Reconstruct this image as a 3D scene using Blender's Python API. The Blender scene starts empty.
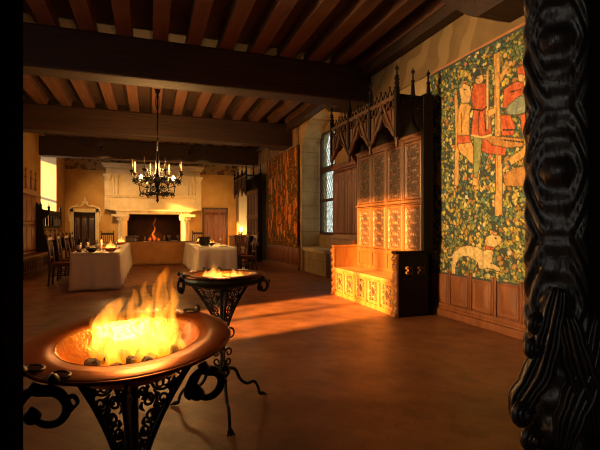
import bpy, bmesh, math, random
import numpy as np
from mathutils import Vector, Matrix
R = math.radians
PI = math.pi
random.seed(7)
S = bpy.context.scene
COL = S.collection

# ------------------------------------------------------------------ camera
F, H, V0, UV = 430.0, 1.30, 226.0, 150.0
TH = math.atan((300 - UV) / F)
SN, CS = math.sin(TH), math.cos(TH)
cam_d = bpy.data.cameras.new('camera')
cam = bpy.data.objects.new('camera', cam_d)
COL.objects.link(cam)
cam.location = (0, 0, H)
cam.rotation_euler = (R(90), 0, -TH)
cam_d.sensor_width = 36
cam_d.lens = F / 600 * 36
cam_d.shift_y = (V0 - 225) / 600
cam_d.clip_start = 0.05
S.camera = cam

# ------------------------------------------------------------------ world, sun, exposure
W = bpy.data.worlds.new('sky')
S.world = W
W.use_nodes = True
bg = W.node_tree.nodes['Background']
bg.inputs[0].default_value = (0.92, 0.97, 0.96, 1)
bg.inputs[1].default_value = 1.5

SUN_E, SUN_DIR = 43.0, Vector((0.944, 0.265, -0.29))
sd = bpy.data.lights.new('sun', 'SUN')
sd.energy = SUN_E
sd.color = (1.0, 0.48, 0.115)
sd.angle = R(2.2)
sun = bpy.data.objects.new('sun', sd)
COL.objects.link(sun)
sun.rotation_euler = SUN_DIR.to_track_quat('-Z', 'Y').to_euler()
sun.location = (-8, 0, 6)

S.view_settings.view_transform = 'Standard'
S.view_settings.look = 'None'
S.view_settings.exposure = 0.0
S.view_settings.gamma = 1.0
S.view_settings.use_curve_mapping = False
S.cycles.filter_width = 1.1
S.cycles.adaptive_threshold = 0.006


def area(name, loc, target, sx, sy, e, col, spread=180):
    d = bpy.data.lights.new(name, 'AREA')
    d.shape = 'RECTANGLE'
    d.size, d.size_y, d.energy, d.color = sx, sy, e, col
    d.spread = R(spread)
    o = bpy.data.objects.new(name, d)
    COL.objects.link(o)
    o.location = loc
    o.rotation_euler = (Vector(target) - Vector(loc)).to_track_quat('-Z', 'Y').to_euler()
    return o


# daylight entering by the windows of the left wall (both stand in real openings)
area('daylight_near_window', (-3.85, 4.5, 2.6), (4.0, 4.0, 2.0), 1.7, 2.4, 115, (1.0, 0.64, 0.27), 50)
area('daylight_left_niche', (-4.15, 18.4, 2.6), (0, 18.6, 2.2), 1.9, 2.6, 14, (1.0, 0.90, 0.64))
area('fill_carved_post', (-1.7, -1.2, 1.9), (0.9, 0.7, 1.2), 0.6, 1.2, 10, (1.0, 0.90, 0.78))  # added lamp behind the camera, no window there, brightens the carved post


def point(name, loc, e, col, rad=0.05):
    d = bpy.data.lights.new(name, 'POINT')
    d.energy, d.color, d.shadow_soft_size = e, col, rad
    o = bpy.data.objects.new(name, d)
    COL.objects.link(o)
    o.location = loc
    return o


def spot(name, loc, target, e, col, ang, blend=0.7, rad=0.06):
    d = bpy.data.lights.new(name, 'SPOT')
    d.energy, d.color, d.shadow_soft_size = e, col, rad
    d.spot_size, d.spot_blend = R(ang), blend
    o = bpy.data.objects.new(name, d)
    COL.objects.link(o)
    o.location = loc
    o.rotation_euler = (Vector(target) - Vector(loc)).to_track_quat('-Z', 'Y').to_euler()
    return o


# ------------------------------------------------------------------ helpers
def at(u, v, z):
    """world point at height z that the photograph shows at pixel (u, v)"""
    t = (H - z) * F / (v - V0)
    px = (u - 300) / F
    return Vector((t * (SN + px * CS), t * (CS - px * SN), z))


def onx(u, v, X):
    """world point on the plane x = X that the photograph shows at (u, v)"""
    px = (u - 300) / F
    t = X / (SN + px * CS)
    return Vector((X, t * (CS - px * SN), H - (v - V0) * t / F))


def crom(pts, n=8):
    P = [Vector(p) for p in pts]
    P = [P[0] * 2 - P[1]] + P + [P[-1] * 2 - P[-2]]
    out = []
    for i in range(1, len(P) - 2):
        a, b, c, d = P[i - 1:i + 3]
        for k in range(n):
            t = k / n
            out.append(0.5 * ((2 * b) + (c - a) * t + (2 * a - 5 * b + 4 * c - d) * t * t + (3 * b - a - 3 * c + d) * t ** 3))
    out.append(P[-2])
    return out


def lerp_list(vals, n):
    out = []
    for i in range(n):
        x = i / (n - 1) * (len(vals) - 1)
        k = min(int(x), len(vals) - 2)
        out.append(vals[k] + (vals[k + 1] - vals[k]) * (x - k))
    return out


class MB:
    def __init__(self):
        self.bm = bmesh.new()

    def box(self, x0, y0, z0, x1, y1, z1, bev=0.0, mi=0):
        bm = bmesh.new()
        bmesh.ops.create_cube(bm, size=1)
        for v in bm.verts:
            v.co = Vector((x0 + (v.co.x + .5) * (x1 - x0), y0 + (v.co.y + .5) * (y1 - y0), z0 + (v.co.z + .5) * (z1 - z0)))
        if bev > 0:
            bmesh.ops.bevel(bm, geom=list(bm.edges), offset=min(bev, .45 * min(abs(x1 - x0), abs(y1 - y0), abs(z1 - z0))), segments=2, affect='EDGES', profile=.6)
        for f in bm.faces:
            f.material_index = mi
        self.add(bm)
        return self

    def add(self, bm, M=None):
        if M is not None:
            bm.transform(M)
        me = bpy.data.meshes.new('tmp')
        bm.to_mesh(me)
        bm.free()
        self.bm.from_mesh(me)
        bpy.data.meshes.remove(me)

    def tube(self, pts, rad, seg=8, flat=1.0, smooth=True):
        """swept round bar; rad a number or a list spread along the path"""
        P = [Vector(p) for p in pts]
        n = len(P)
        rr = [rad] * n if not isinstance(rad, (list, tuple)) else lerp_list(list(rad), n)
        bm = self.bm
        up = None
        rings = []
        for i in range(n):
            d = (P[min(i + 1, n - 1)] - P[max(i - 1, 0)])
            if d.length < 1e-9:
                d = Vector((0, 0, 1))
            d.normalize()
            if up is None:
                a = Vector((0, 0, 1)) if abs(d.z) < .9 else Vector((1, 0, 0))
                up = (a - d * a.dot(d)).normalized()
            else:
                up = (up - d * up.dot(d))
                if up.length < 1e-6:
                    up = d.orthogonal()
                up.normalize()
            s = d.cross(up)
            ring = []
            for k in range(seg):
                an = 2 * PI * k / seg
                ring.append(bm.verts.new(P[i] + up * (math.cos(an) * rr[i]) + s * (math.sin(an) * rr[i] * flat)))
            rings.append(ring)
        for i in range(n - 1):
            for k in range(seg):
                f = bm.faces.new((rings[i][k], rings[i][(k + 1) % seg], rings[i + 1][(k + 1) % seg], rings[i + 1][k]))
                f.smooth = smooth
        for rg, rev in ((rings[0], True), (rings[-1], False)):
            try:
                bm.faces.new(rg[::-1] if rev else rg)
            except ValueError:
                pass
        return self

    def lathe(self, prof, c=(0, 0, 0), seg=24, M=None, smooth=True, closed=False):
        """profile of (r, z) turned about the vertical through c"""
        bm = bmesh.new()
        rings = []
        for r, z in prof:
            if r < 1e-6:
                rings.append([bm.verts.new((0, 0, z))])
            else:
                rings.append([bm.verts.new((r * math.cos(2 * PI * k / seg), r * math.sin(2 * PI * k / seg), z)) for k in range(seg)])
        pairs = list(zip(rings[:-1], rings[1:]))
        if closed:
            pairs.append((rings[-1], rings[0]))
        for A, B in pairs:
            for k in range(seg):
                k2 = (k + 1) % seg
                vs = []
                for q in ((A, k), (A, k2), (B, k2), (B, k)):
                    v = q[0][q[1] if len(q[0]) > 1 else 0]
                    if v not in vs:
                        vs.append(v)
                if len(vs) > 2:
                    bm.faces.new(vs).smooth = smooth
        bmesh.ops.recalc_face_normals(bm, faces=bm.faces)
        T = Matrix.Translation(Vector(c))
        self.add(bm, T @ M if M is not None else T)
        return self

    def prism(self, poly, axis, a0, a1):
        """polygon in the two other axes, pushed along axis ('x': poly is (y,z), 'y': (x,z), 'z': (x,y))"""
        bm = bmesh.new()
        def mk(p, a):
            return {'x': (a, p[0], p[1]), 'y': (p[0], a, p[1]), 'z': (p[0], p[1], a)}[axis]
        A = [bm.verts.new(mk(p, a0)) for p in poly]
        B = [bm.verts.new(mk(p, a1)) for p in poly]
        bm.faces.new(A)
        bm.faces.new(B[::-1])
        n = len(poly)
        for i in range(n):
            bm.faces.new((A[i], B[i], B[(i + 1) % n], A[(i + 1) % n]))
        bmesh.ops.recalc_face_normals(bm, faces=bm.faces)
        self.add(bm)
        return self

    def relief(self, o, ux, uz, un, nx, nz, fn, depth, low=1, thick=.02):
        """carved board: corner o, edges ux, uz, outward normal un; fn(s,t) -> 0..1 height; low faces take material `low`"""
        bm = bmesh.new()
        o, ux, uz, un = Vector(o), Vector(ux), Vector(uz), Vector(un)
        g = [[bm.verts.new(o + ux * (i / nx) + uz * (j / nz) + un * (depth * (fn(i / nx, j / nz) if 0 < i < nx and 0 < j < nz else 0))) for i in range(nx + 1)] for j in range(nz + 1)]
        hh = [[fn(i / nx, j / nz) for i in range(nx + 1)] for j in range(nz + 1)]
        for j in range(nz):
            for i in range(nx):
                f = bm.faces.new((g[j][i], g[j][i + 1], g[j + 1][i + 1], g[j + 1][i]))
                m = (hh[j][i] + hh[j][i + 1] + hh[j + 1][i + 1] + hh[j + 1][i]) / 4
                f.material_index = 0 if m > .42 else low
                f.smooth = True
        b = [bm.verts.new(o + ux * a + uz * c - un * thick) for a, c in ((0, 0), (1, 0), (1, 1), (0, 1))]
        bm.faces.new(b[::-1])
        e = [g[0][:], [r[-1] for r in g], g[-1][::-1], [r[0] for r in g][::-1]]
        for k in range(4):
            bm.faces.new([b[k]] + e[k] + [b[(k + 1) % 4]])
        bmesh.ops.recalc_face_normals(bm, faces=bm.faces)
        self.add(bm)
        return self

    def build(self, name, mats, parent=None, loc=None, smooth=False):
        me = bpy.data.meshes.new(name)
        self.bm.to_mesh(me)
        self.bm.free()
        for m in (mats if isinstance(mats, (list, tuple)) else [mats]):
            me.materials.append(m)
        o = bpy.data.objects.new(name, me)
        COL.objects.link(o)
        if smooth:
            for p in me.polygons:
                p.use_smooth = True
        if parent is not None:
            o.parent = parent
        if loc is not None:
            o.location = loc
        return o


def tag(o, label=None, cat=None, group=None, kind=None):
    for k, v in (('label', label), ('category', cat), ('group', group), ('kind', kind)):
        if v:
            o[k] = v
    return o


def thing(name, label, cat, loc=(0, 0, 0), rz=0.0, group=None):
    o = bpy.data.objects.new(name, None)
    COL.objects.link(o)
    o.empty_display_size = .1
    o.location = loc
    o.rotation_euler = (0, 0, rz)
    return tag(o, label, cat, group)


def kids(o):
    return [c for c in COL.objects if c.parent == o]


def dup(o, label=None, loc=None, rz=None, group=None, parent=None):
    c = o.copy()
    COL.objects.link(c)
    if parent is not None:
        c.parent = parent
    for ch in kids(o):
        dup(ch, parent=c)
    if label:
        c['label'] = label
    if group:
        c['group'] = group
    if loc is not None:
        c.location = loc
    if rz is not None:
        c.rotation_euler = (0, 0, rz)
    return c


def struct(name, mb, mat):
    return tag(mb.build(name, mat), kind='structure')


# ------------------------------------------------------------------ materials
def mat(name, c1, c2=None, scale=6.0, rough=.6, metal=0.0, bump=.15, stretch=(1, 1, 1), spec=.5, bscale=None, detail=5):
    m = bpy.data.materials.new(name)
    m.use_nodes = True
    nt = m.node_tree
    b = nt.nodes['Principled BSDF']
    b.inputs['Roughness'].default_value = rough
    b.inputs['Metallic'].default_value = metal
    b.inputs['Specular IOR Level'].default_value = spec
    tc = nt.nodes.new('ShaderNodeTexCoord')
    mp = nt.nodes.new('ShaderNodeMapping')
    mp.inputs['Scale'].default_value = stretch
    nt.links.new(tc.outputs['Object'], mp.inputs['Vector'])
    n = nt.nodes.new('ShaderNodeTexNoise')
    n.inputs['Scale'].default_value = scale
    n.inputs['Detail'].default_value = detail
    n.inputs['Roughness'].default_value = .6
    nt.links.new(mp.outputs['Vector'], n.inputs['Vector'])
    cr = nt.nodes.new('ShaderNodeValToRGB')
    cr.color_ramp.elements[0].position = .32
    cr.color_ramp.elements[1].position = .68
    c2 = c2 or tuple(x * .6 for x in c1)
    cr.color_ramp.elements[0].color = (*c2, 1)
    cr.color_ramp.elements[1].color = (*c1, 1)
    nt.links.new(n.outputs['Fac'], cr.inputs['Fac'])
    nt.links.new(cr.outputs['Color'], b.inputs['Base Color'])
    if bump > 0:
        n2 = nt.nodes.new('ShaderNodeTexNoise')
        n2.inputs['Scale'].default_value = bscale or scale * 4
        n2.inputs['Detail'].default_value = 4
        nt.links.new(mp.outputs['Vector'], n2.inputs['Vector'])
        bp = nt.nodes.new('ShaderNodeBump')
        bp.inputs['Strength'].default_value = bump
        bp.inputs['Distance'].default_value = .02
        nt.links.new(n2.outputs['Fac'], bp.inputs['Height'])
        nt.links.new(bp.outputs['Normal'], b.inputs['Normal'])
    return m


M = {}
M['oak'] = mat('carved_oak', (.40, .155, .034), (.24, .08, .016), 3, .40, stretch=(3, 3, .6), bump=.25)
M['oak_back_dimmed'] = mat('back_panel_oak_dimmed', (.17, .060, .013), (.10, .032, .007), 3, .42, stretch=(3, 3, .6), bump=.25)  # oak darkened so the stall back looks less sunlit
M['oak_recess_shade'] = mat('carved_oak_recess_shade', (.055, .02, .006), (.025, .01, .003), 4, .6, bump=.2)  # recess shade put into the colour of the low carved faces
M['oak_seat'] = mat('seat_oak', (.38, .18, .06), (.26, .11, .03), 3, .35, stretch=(3, .5, 3), bump=.1)
M['panel'] = mat('panelling_oak', (.25, .080, .024), (.13, .038, .010), 2.5, .42, stretch=(4, 4, .5), bump=.15)
M['dark'] = mat('near_black_oak', (.010, .005, .0025), (.005, .0025, .0015), 5, .6, bump=.2, spec=.15)
M['ebony'] = mat('ebony_post', (.020, .015, .011), (.009, .007, .005), 9, .40, bump=.25, stretch=(1, 1, .35), bscale=30)
M['beam'] = mat('beam_oak', (.038, .012, .003), (.015, .005, .0015), 2.2, .7, stretch=(.35, 3, 3), bump=.5)
M['joist'] = mat('joist_oak', (.115, .040, .010), (.048, .015, .004), 1.6, .75, stretch=(4, .3, 4), bump=.4)
M['plank'] = mat('ceiling_plank_shaded', (.042, .015, .004), (.018, .007, .002), 1.2, .8, stretch=(3, .6, 3), bump=.3)  # shade of the gaps between joists put into a darker colour
M['post_black'] = mat('black_doorpost', (.002, .0018, .0015), (.0012, .001, .001), 9, .9, bump=.2, spec=0)
M['iron'] = mat('wrought_iron', (.012, .010, .008), (.006, .005, .004), 12, .5, metal=.25, spec=.35, bump=.25)
M['stone'] = mat('limestone', (.62, .50, .30), (.45, .33, .17), 2.0, .85, bump=.3)
M['stone_carved'] = mat('fireplace_stone', (.72, .58, .34), (.58, .43, .22), 2.5, .8, bump=.25, bscale=14)
M['plaster'] = mat('ochre_plaster', (.56, .33, .10), (.42, .22, .055), 1.6, .9, bump=.2)
M['plaster_r'] = mat('tan_plaster', (.46, .31, .14), (.28, .17, .065), 1.8, .9, bump=.3)
M['cream'] = mat('cream_plaster', (.60, .51, .34), (.52, .43, .27), 1.2, .9, bump=.1)
M['ivory'] = mat('dull_ivory_candle', (.40, .31, .19), (.32, .24, .14), 3, .6, bump=0)
M['soot'] = mat('sooty_brick', (.016, .007, .004), (.006, .003, .002), 3, .9, bump=.5, spec=.04)
M['linen'] = mat('table_linen', (.74, .66, .52), (.66, .58, .44), 3, .9, bump=.12, bscale=60)
M['linen_ochre'] = mat('ochre_cloth', (.42, .20, .06), (.32, .14, .04), 3, .9, bump=.12, bscale=60)
M['copper'] = mat('beaten_copper', (.22, .058, .015), (.085, .036, .012), 3.5, .40, metal=.9, bump=.12, bscale=7)
M['brass'] = mat('hammered_brass', (.80, .38, .11), (.68, .28, .07), 6, .28, metal=.95, bump=.35, bscale=22)
M['coal'] = mat('charcoal', (.02, .016, .013), (.008, .006, .005), 20, .9, bump=.6)
M['log'] = mat('charred_log', (.07, .035, .018), (.02, .012, .008), 8, .9, bump=.5)
M['wax'] = mat('candle_wax', (.85, .74, .52), (.8, .68, .45), 3, .5, bump=0)
M['pewter'] = mat('pewter', (.30, .26, .21), (.22, .19, .15), 6, .35, metal=.9, bump=.05)
M['ceramic'] = mat('glazed_ceramic', (.72, .65, .52), (.62, .54, .42), 4, .3, bump=.03)
M['bottle'] = mat('dark_bottle_glass', (.012, .014, .008), (.008, .008, .005), 5, .12, bump=0)
M['terra'] = mat('terracotta', (.40, .15, .05), (.28, .09, .03), 6, .6, bump=.1)
M['walnut'] = mat('walnut_chair', (.06, .020, .007), (.03, .010, .004), 4, .4, stretch=(3, 3, .6), bump=.12)
M['redcloth'] = mat('red_cloth', (.10, .016, .010), (.06, .01, .007), 8, .85, bump=.1)
M['bread'] = mat('bread_crust', (.42, .20, .06), (.28, .11, .03), 9, .8, bump=.3)
M['lead'] = mat('window_lead', (.04, .04, .04), (.03, .03, .03), 8, .6, metal=.4, bump=0)


def floor_mat():
    m = mat('floor_boards', (.31, .112, .042), (.14, .045, .014), 2.0, .42, bump=0)
    nt = m.node_tree
    b = nt.nodes['Principled BSDF']
    tc = nt.nodes.new('ShaderNodeTexCoord')
    mp = nt.nodes.new('ShaderNodeMapping')
    mp.inputs['Rotation'].default_value = (0, 0, R(45))
    nt.links.new(tc.outputs['Object'], mp.inputs['Vector'])
    br = nt.nodes.new('ShaderNodeTexBrick')
    br.offset = 0.5
    br.inputs['Scale'].default_value = 1.0
    br.inputs['Brick Width'].default_value = .22
    br.inputs['Row Height'].default_value = .11
    br.inputs['Mortar Size'].default_value = .004
    br.inputs['Color1'].default_value = (1, 1, 1, 1)
    br.inputs['Color2'].default_value = (.72, .70, .68, 1)
    br.inputs['Mortar'].default_value = (.62, .58, .55, 1)
    nt.links.new(mp.outputs['Vector'], br.inputs['Vector'])
    mx = nt.nodes.new('ShaderNodeMixRGB')
    mx.blend_type = 'MULTIPLY'
    mx.inputs[0].default_value = .8
    src = b.inputs['Base Color'].links[0].from_socket
    nt.links.new(src, mx.inputs[1])
    nt.links.new(br.outputs['Color'], mx.inputs[2])
    nt.links.new(mx.outputs[0], b.inputs['Base Color'])
    n = nt.nodes.new('ShaderNodeTexNoise')
    n.inputs['Scale'].default_value = 5
    n.inputs['Detail'].default_value = 6
    nt.links.new(tc.outputs['Object'], n.inputs['Vector'])
    mr = nt.nodes.new('ShaderNodeMapRange')
    mr.inputs[3].default_value = .28
    mr.inputs[4].default_value = .62
    nt.links.new(n.outputs['Fac'], mr.inputs[0])
    nt.links.new(mr.outputs[0], b.inputs['Roughness'])
    add = nt.nodes.new('ShaderNodeMath')
    add.operation = 'MULTIPLY_ADD'
    add.inputs[1].default_value = .25
    nt.links.new(n.outputs['Fac'], add.inputs[0])
    sep = nt.nodes.new('ShaderNodeRGBToBW')
    nt.links.new(br.outputs['Color'], sep.inputs[0])
    nt.links.new(sep.outputs[0], add.inputs[2])
    bp = nt.nodes.new('ShaderNodeBump')
    bp.inputs['Strength'].default_value = .25
    bp.inputs['Distance'].default_value = .008
    nt.links.new(add.outputs[0], bp.inputs['Height'])
    nt.links.new(bp.outputs['Normal'], b.inputs['Normal'])
    return m


M['floor'] = floor_mat()


def mural_mat(name, ground, paint, scale):
    m = mat(name, ground, tuple(x * .7 for x in ground), 2, .9, bump=.15)
    nt = m.node_tree
    b = nt.nodes['Principled BSDF']
    tc = nt.nodes.new('ShaderNodeTexCoord')
    w = nt.nodes.new('ShaderNodeTexWave')
    w.wave_type = 'RINGS'
    w.inputs['Scale'].default_value = scale
    w.inputs['Distortion'].default_value = 9
    w.inputs['Detail'].default_value = 2
    w.inputs['Detail Scale'].default_value = 1.5
    nt.links.new(tc.outputs['Object'], w.inputs['Vector'])
    cr = nt.nodes.new('ShaderNodeValToRGB')
    cr.color_ramp.elements[0].position = .58
    cr.color_ramp.elements[1].position = .72
    cr.color_ramp.elements[0].color = (0, 0, 0, 1)
    cr.color_ramp.elements[1].color = (1, 1, 1, 1)
    nt.links.new(w.outputs['Fac'], cr.inputs[0])
    mx = nt.nodes.new('ShaderNodeMixRGB')
    src = b.inputs['Base Color'].links[0].from_socket
    nt.links.new(cr.outputs[0], mx.inputs[0])
    nt.links.new(src, mx.inputs[1])
    mx.inputs[2].default_value = (*paint, 1)
    nt.links.new(mx.outputs[0], b.inputs['Base Color'])
    return m


M['mural'] = mural_mat('painted_frieze', (.20, .12, .045), (.24, .15, .062), .5)
M['mural_dark'] = mural_mat('dark_painted_frieze', (.16, .085, .03), (.30, .19, .08), 1.6)


def stone_blocks():
    m = mat('ashlar_stone', (.42, .31, .14), (.27, .185, .075), 2.2, .88, bump=.3)
    nt = m.node_tree
    b = nt.nodes['Principled BSDF']
    tc = nt.nodes.new('ShaderNodeTexCoord')
    sx = nt.nodes.new('ShaderNodeSeparateXYZ')
    nt.links.new(tc.outputs['Object'], sx.inputs[0])
    ad = nt.nodes.new('ShaderNodeMath')
    ad.operation = 'ADD'
    nt.links.new(sx.outputs[0], ad.inputs[0])
    nt.links.new(sx.outputs[1], ad.inputs[1])
    cx = nt.nodes.new('ShaderNodeCombineXYZ')
    nt.links.new(ad.outputs[0], cx.inputs[0])
    nt.links.new(sx.outputs[2], cx.inputs[1])
    br = nt.nodes.new('ShaderNodeTexBrick')
    br.inputs['Scale'].default_value = 1
    br.inputs['Brick Width'].default_value = .7
    br.inputs['Row Height'].default_value = .38
    br.inputs['Mortar Size'].default_value = .012
    br.inputs['Color1'].default_value = (1, 1, 1, 1)
    br.inputs['Color2'].default_value = (.9, .88, .85, 1)
    br.inputs['Mortar'].default_value = (.7, .65, .58, 1)
    nt.links.new(cx.outputs[0], br.inputs['Vector'])
    mx = nt.nodes.new('ShaderNodeMixRGB')
    mx.blend_type = 'MULTIPLY'
    mx.inputs[0].default_value = 1
    nt.links.new(b.inputs['Base Color'].links[0].from_socket, mx.inputs[1])
    nt.links.new(br.outputs['Color'], mx.inputs[2])
    nt.links.new(mx.outputs[0], b.inputs['Base Color'])
    return m


M['ashlar'] = stone_blocks()


def glass_mat():
    m = bpy.data.materials.new('old_window_glass')
    m.use_nodes = True
    nt = m.node_tree
    nt.nodes.remove(nt.nodes['Principled BSDF'])
    out = nt.nodes['Material Output']
    tr = nt.nodes.new('ShaderNodeBsdfTransparent')
    tc = nt.nodes.new('ShaderNodeTexCoord')
    v = nt.nodes.new('ShaderNodeTexNoise')
    v.inputs['Scale'].default_value = 14
    nt.links.new(tc.outputs['Object'], v.inputs['Vector'])
    cr = nt.nodes.new('ShaderNodeValToRGB')
    cr.color_ramp.elements[0].position = .35
    cr.color_ramp.elements[1].position = .6
    cr.color_ramp.elements[0].color = (.62, .66, .60, 1)
    cr.color_ramp.elements[1].color = (.92, .95, .9, 1)
    nt.links.new(v.outputs['Fac'], cr.inputs[0])
    nt.links.new(cr.outputs[0], tr.inputs[0])
    gl = nt.nodes.new('ShaderNodeBsdfGlossy')
    gl.inputs['Roughness'].default_value = .1
    mx = nt.nodes.new('ShaderNodeMixShader')
    mx.inputs[0].default_value = .05
    nt.links.new(tr.outputs[0], mx.inputs[1])
    nt.links.new(gl.outputs[0], mx.inputs[2])
    nt.links.new(mx.outputs[0], out.inputs['Surface'])
    return m


M['glass'] = glass_mat()


def flame_mat(name, hot, cool, strength, scale, z0, z1):
    """glowing gas inside the flame's closed surface: hot low, cooler high"""
    m = bpy.data.materials.new(name)
    m.use_nodes = True
    nt = m.node_tree
    nt.nodes.remove(nt.nodes['Principled BSDF'])
    out = nt.nodes['Material Output']
    em = nt.nodes.new('ShaderNodeEmission')
    tc = nt.nodes.new('ShaderNodeTexCoord')
    sp = nt.nodes.new('ShaderNodeSeparateXYZ')
    nt.links.new(tc.outputs['Object'], sp.inputs[0])
    mr = nt.nodes.new('ShaderNodeMapRange')
    mr.inputs[1].default_value = z0
    mr.inputs[2].default_value = z1
    nt.links.new(sp.outputs[2], mr.inputs[0])
    cr = nt.nodes.new('ShaderNodeValToRGB')
    cr.color_ramp.elements[0].position = .10
    cr.color_ramp.elements[1].position = 1.0
    cr.color_ramp.elements[0].color = (*cool, 1)
    cr.color_ramp.elements[1].color = (*cool, 1)
    cr.color_ramp.elements.new(.30).color = (*hot, 1)
    nt.links.new(mr.outputs[0], cr.inputs[0])
    nt.links.new(cr.outputs[0], em.inputs['Color'])
    mp = nt.nodes.new('ShaderNodeMapping')
    mp.inputs['Scale'].default_value = (1, 1, .28)
    nt.links.new(tc.outputs['Object'], mp.inputs['Vector'])
    n = nt.nodes.new('ShaderNodeTexNoise')
    n.inputs['Scale'].default_value = scale
    n.inputs['Detail'].default_value = 3
    n.inputs['Distortion'].default_value = .6
    nt.links.new(mp.outputs['Vector'], n.inputs['Vector'])
    lo = nt.nodes.new('ShaderNodeMapRange')          # gas thins out with height
    lo.inputs[1].default_value = z0
    lo.inputs[2].default_value = z1
    lo.inputs[3].default_value = .28
    lo.inputs[4].default_value = .44
    nt.links.new(sp.outputs[2], lo.inputs[0])
    df = nt.nodes.new('ShaderNodeMath')
    df.operation = 'SUBTRACT'
    nt.links.new(n.outputs['Fac'], df.inputs[0])
    nt.links.new(lo.outputs[0], df.inputs[1])
    m2 = nt.nodes.new('ShaderNodeMapRange')
    m2.inputs[1].default_value = 0
    m2.inputs[2].default_value = .22
    m2.inputs[3].default_value = .22 * strength
    m2.inputs[4].default_value = 1.5 * strength
    nt.links.new(df.outputs[0], m2.inputs[0])
    sr_ = nt.nodes.new('ShaderNodeValToRGB')          # dull among the coals, hottest just above them
    el = sr_.color_ramp.elements
    el[0].position, el[0].color = 0, (.18, .18, .18, 1)
    el[1].position, el[1].color = 1, (.46, .46, .46, 1)
    e_ = el.new(.26)
    e_.color = (1, 1, 1, 1)
    e_ = el.new(.55)
    e_.color = (.72, .72, .72, 1)
    nt.links.new(mr.outputs[0], sr_.inputs[0])
    ml = nt.nodes.new('ShaderNodeMath')
    ml.operation = 'MULTIPLY'
    nt.links.new(m2.outputs[0], ml.inputs[0])
    nt.links.new(sr_.outputs[0], ml.inputs[1])
    nt.links.new(ml.outputs[0], em.inputs['Strength'])
    nt.links.new(em.outputs[0], out.inputs['Volume'])
    return m


M['fire'] = flame_mat('bowl_flame', (1, .37, .035), (1, .22, .006), 46, 36, -.05, .25)
M['fire_small'] = flame_mat('small_bowl_flame', (1, .40, .06), (1, .26, .02), 40, 16, -.04, .26)
M['fire_hearth'] = flame_mat('hearth_flame', (1, .24, .02), (1, .10, .005), 12, 8, 0, 1.2)


def emit_mat(name, col, s):
    m = bpy.data.materials.new(name)
    m.use_nodes = True
    b = m.node_tree.nodes['Principled BSDF']
    b.inputs['Base Color'].default_value = (*col, 1)
    b.inputs['Emission Color'].default_value = (*col, 1)
    b.inputs['Emission Strength'].default_value = s
    return m


M['bulb'] = emit_mat('lit_candle_bulb', (1, .70, .30), 45)
M['canopy'] = mat('dark_canopy_oak', (.10, .036, .011), (.045, .016, .005), 3, .45, bump=.2)
M['ember'] = emit_mat('glowing_ember', (1, .20, .02), 2.2)


# ------------------------------------------------------------------ the room
XL, XR, YF, YB = -3.6, 4.12, 0.80, 21.7
ZJ, ZP, ZB = 4.40, 4.60, 3.73           # joist underside, plank underside, beam underside

struct('floor', MB().box(XL - .8, -3.4, -.12, XR + .9, YB + 1.2, 0), M['floor'])
struct('ceiling', MB().box(XL - .3, YF - .3, ZP, XR + .3, YB + .3, ZP + .1), M['plank'])

# beams and joists
for Y in (3.10, 7.52, 12.45, 16.85):
    struct('ceiling_beam', MB().box(XL, Y, ZB, XR, Y + .48, ZJ, .04), M['beam'])
    struct('beam_corbel', MB().prism([(Y + .3, ZB + .01), (Y + .96, ZB + .02), (Y + 1.15, ZB + .12), (Y + 1.65, ZJ - .12), (Y + 1.65, ZJ - .01), (Y + .3, ZJ - .01)], 'x', XR - .5, XR - .01), M['beam'])
struct('wall_plate', MB().box(XR - .22, YF, 4.22, XR - .015, YB, ZJ - .005, .02), M['beam'])
jm = None
k = 0
x = XL + .46
while x < XR - .1:
    if jm is None:
        jm = struct('ceiling_joist', MB().box(-.12, YF, ZJ - .002, .12, YB, ZP, .015), M['joist'])
        o = jm
    else:
        o = dup(jm)
    o.location = (x, 0, 0)
    x += .55

# left wall: near window opening, far niche
lw = MB()
for y0, y1, z0, z1 in ((YF - .25, 3.55, 0, ZP), (3.55, 5.5, 0, 1.30), (3.55, 5.5, 4.08, ZP), (5.5, 17.15, 0, ZP), (17.15, 19.75, 4.12, ZP), (19.75, YB, 0, ZP)):
    lw.box(XL - .3, y0, z0, XL, y1, z1)
struct('wall_left', lw, M['plaster'])
tr = MB()
tr.box(XL - .2, 4.49, 1.30, XL - .08, 4.60, 4.08)
struct('window_3', tr, M['stone'])
nl = MB()
nl.box(XL - .95, 17.0, 0, XL - .3, 17.15, 4.3)
nl.box(XL - .95, 19.735, 0, XL + .01, 19.9, 4.13)
nl.box(XL - .95, 17.0, 4.12, XL - .3, 19.9, 4.3)
nl.box(XL - .95, 17.15, 0, XL - .8, 19.75, 1.0)
struct('wall_left_niche', nl, M['cream'])
w2 = MB()
for y in (17.15, 18.4, 19.67):
    w2.box(XL - .9, y, 1.0, XL - .82, y + .08, 4.12)
for z in (1.0, 2.5, 4.04):
    w2.box(XL - .9, 17.15, z, XL - .82, 19.75, z + .08)
struct('window_2', w2, M['stone'])

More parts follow.
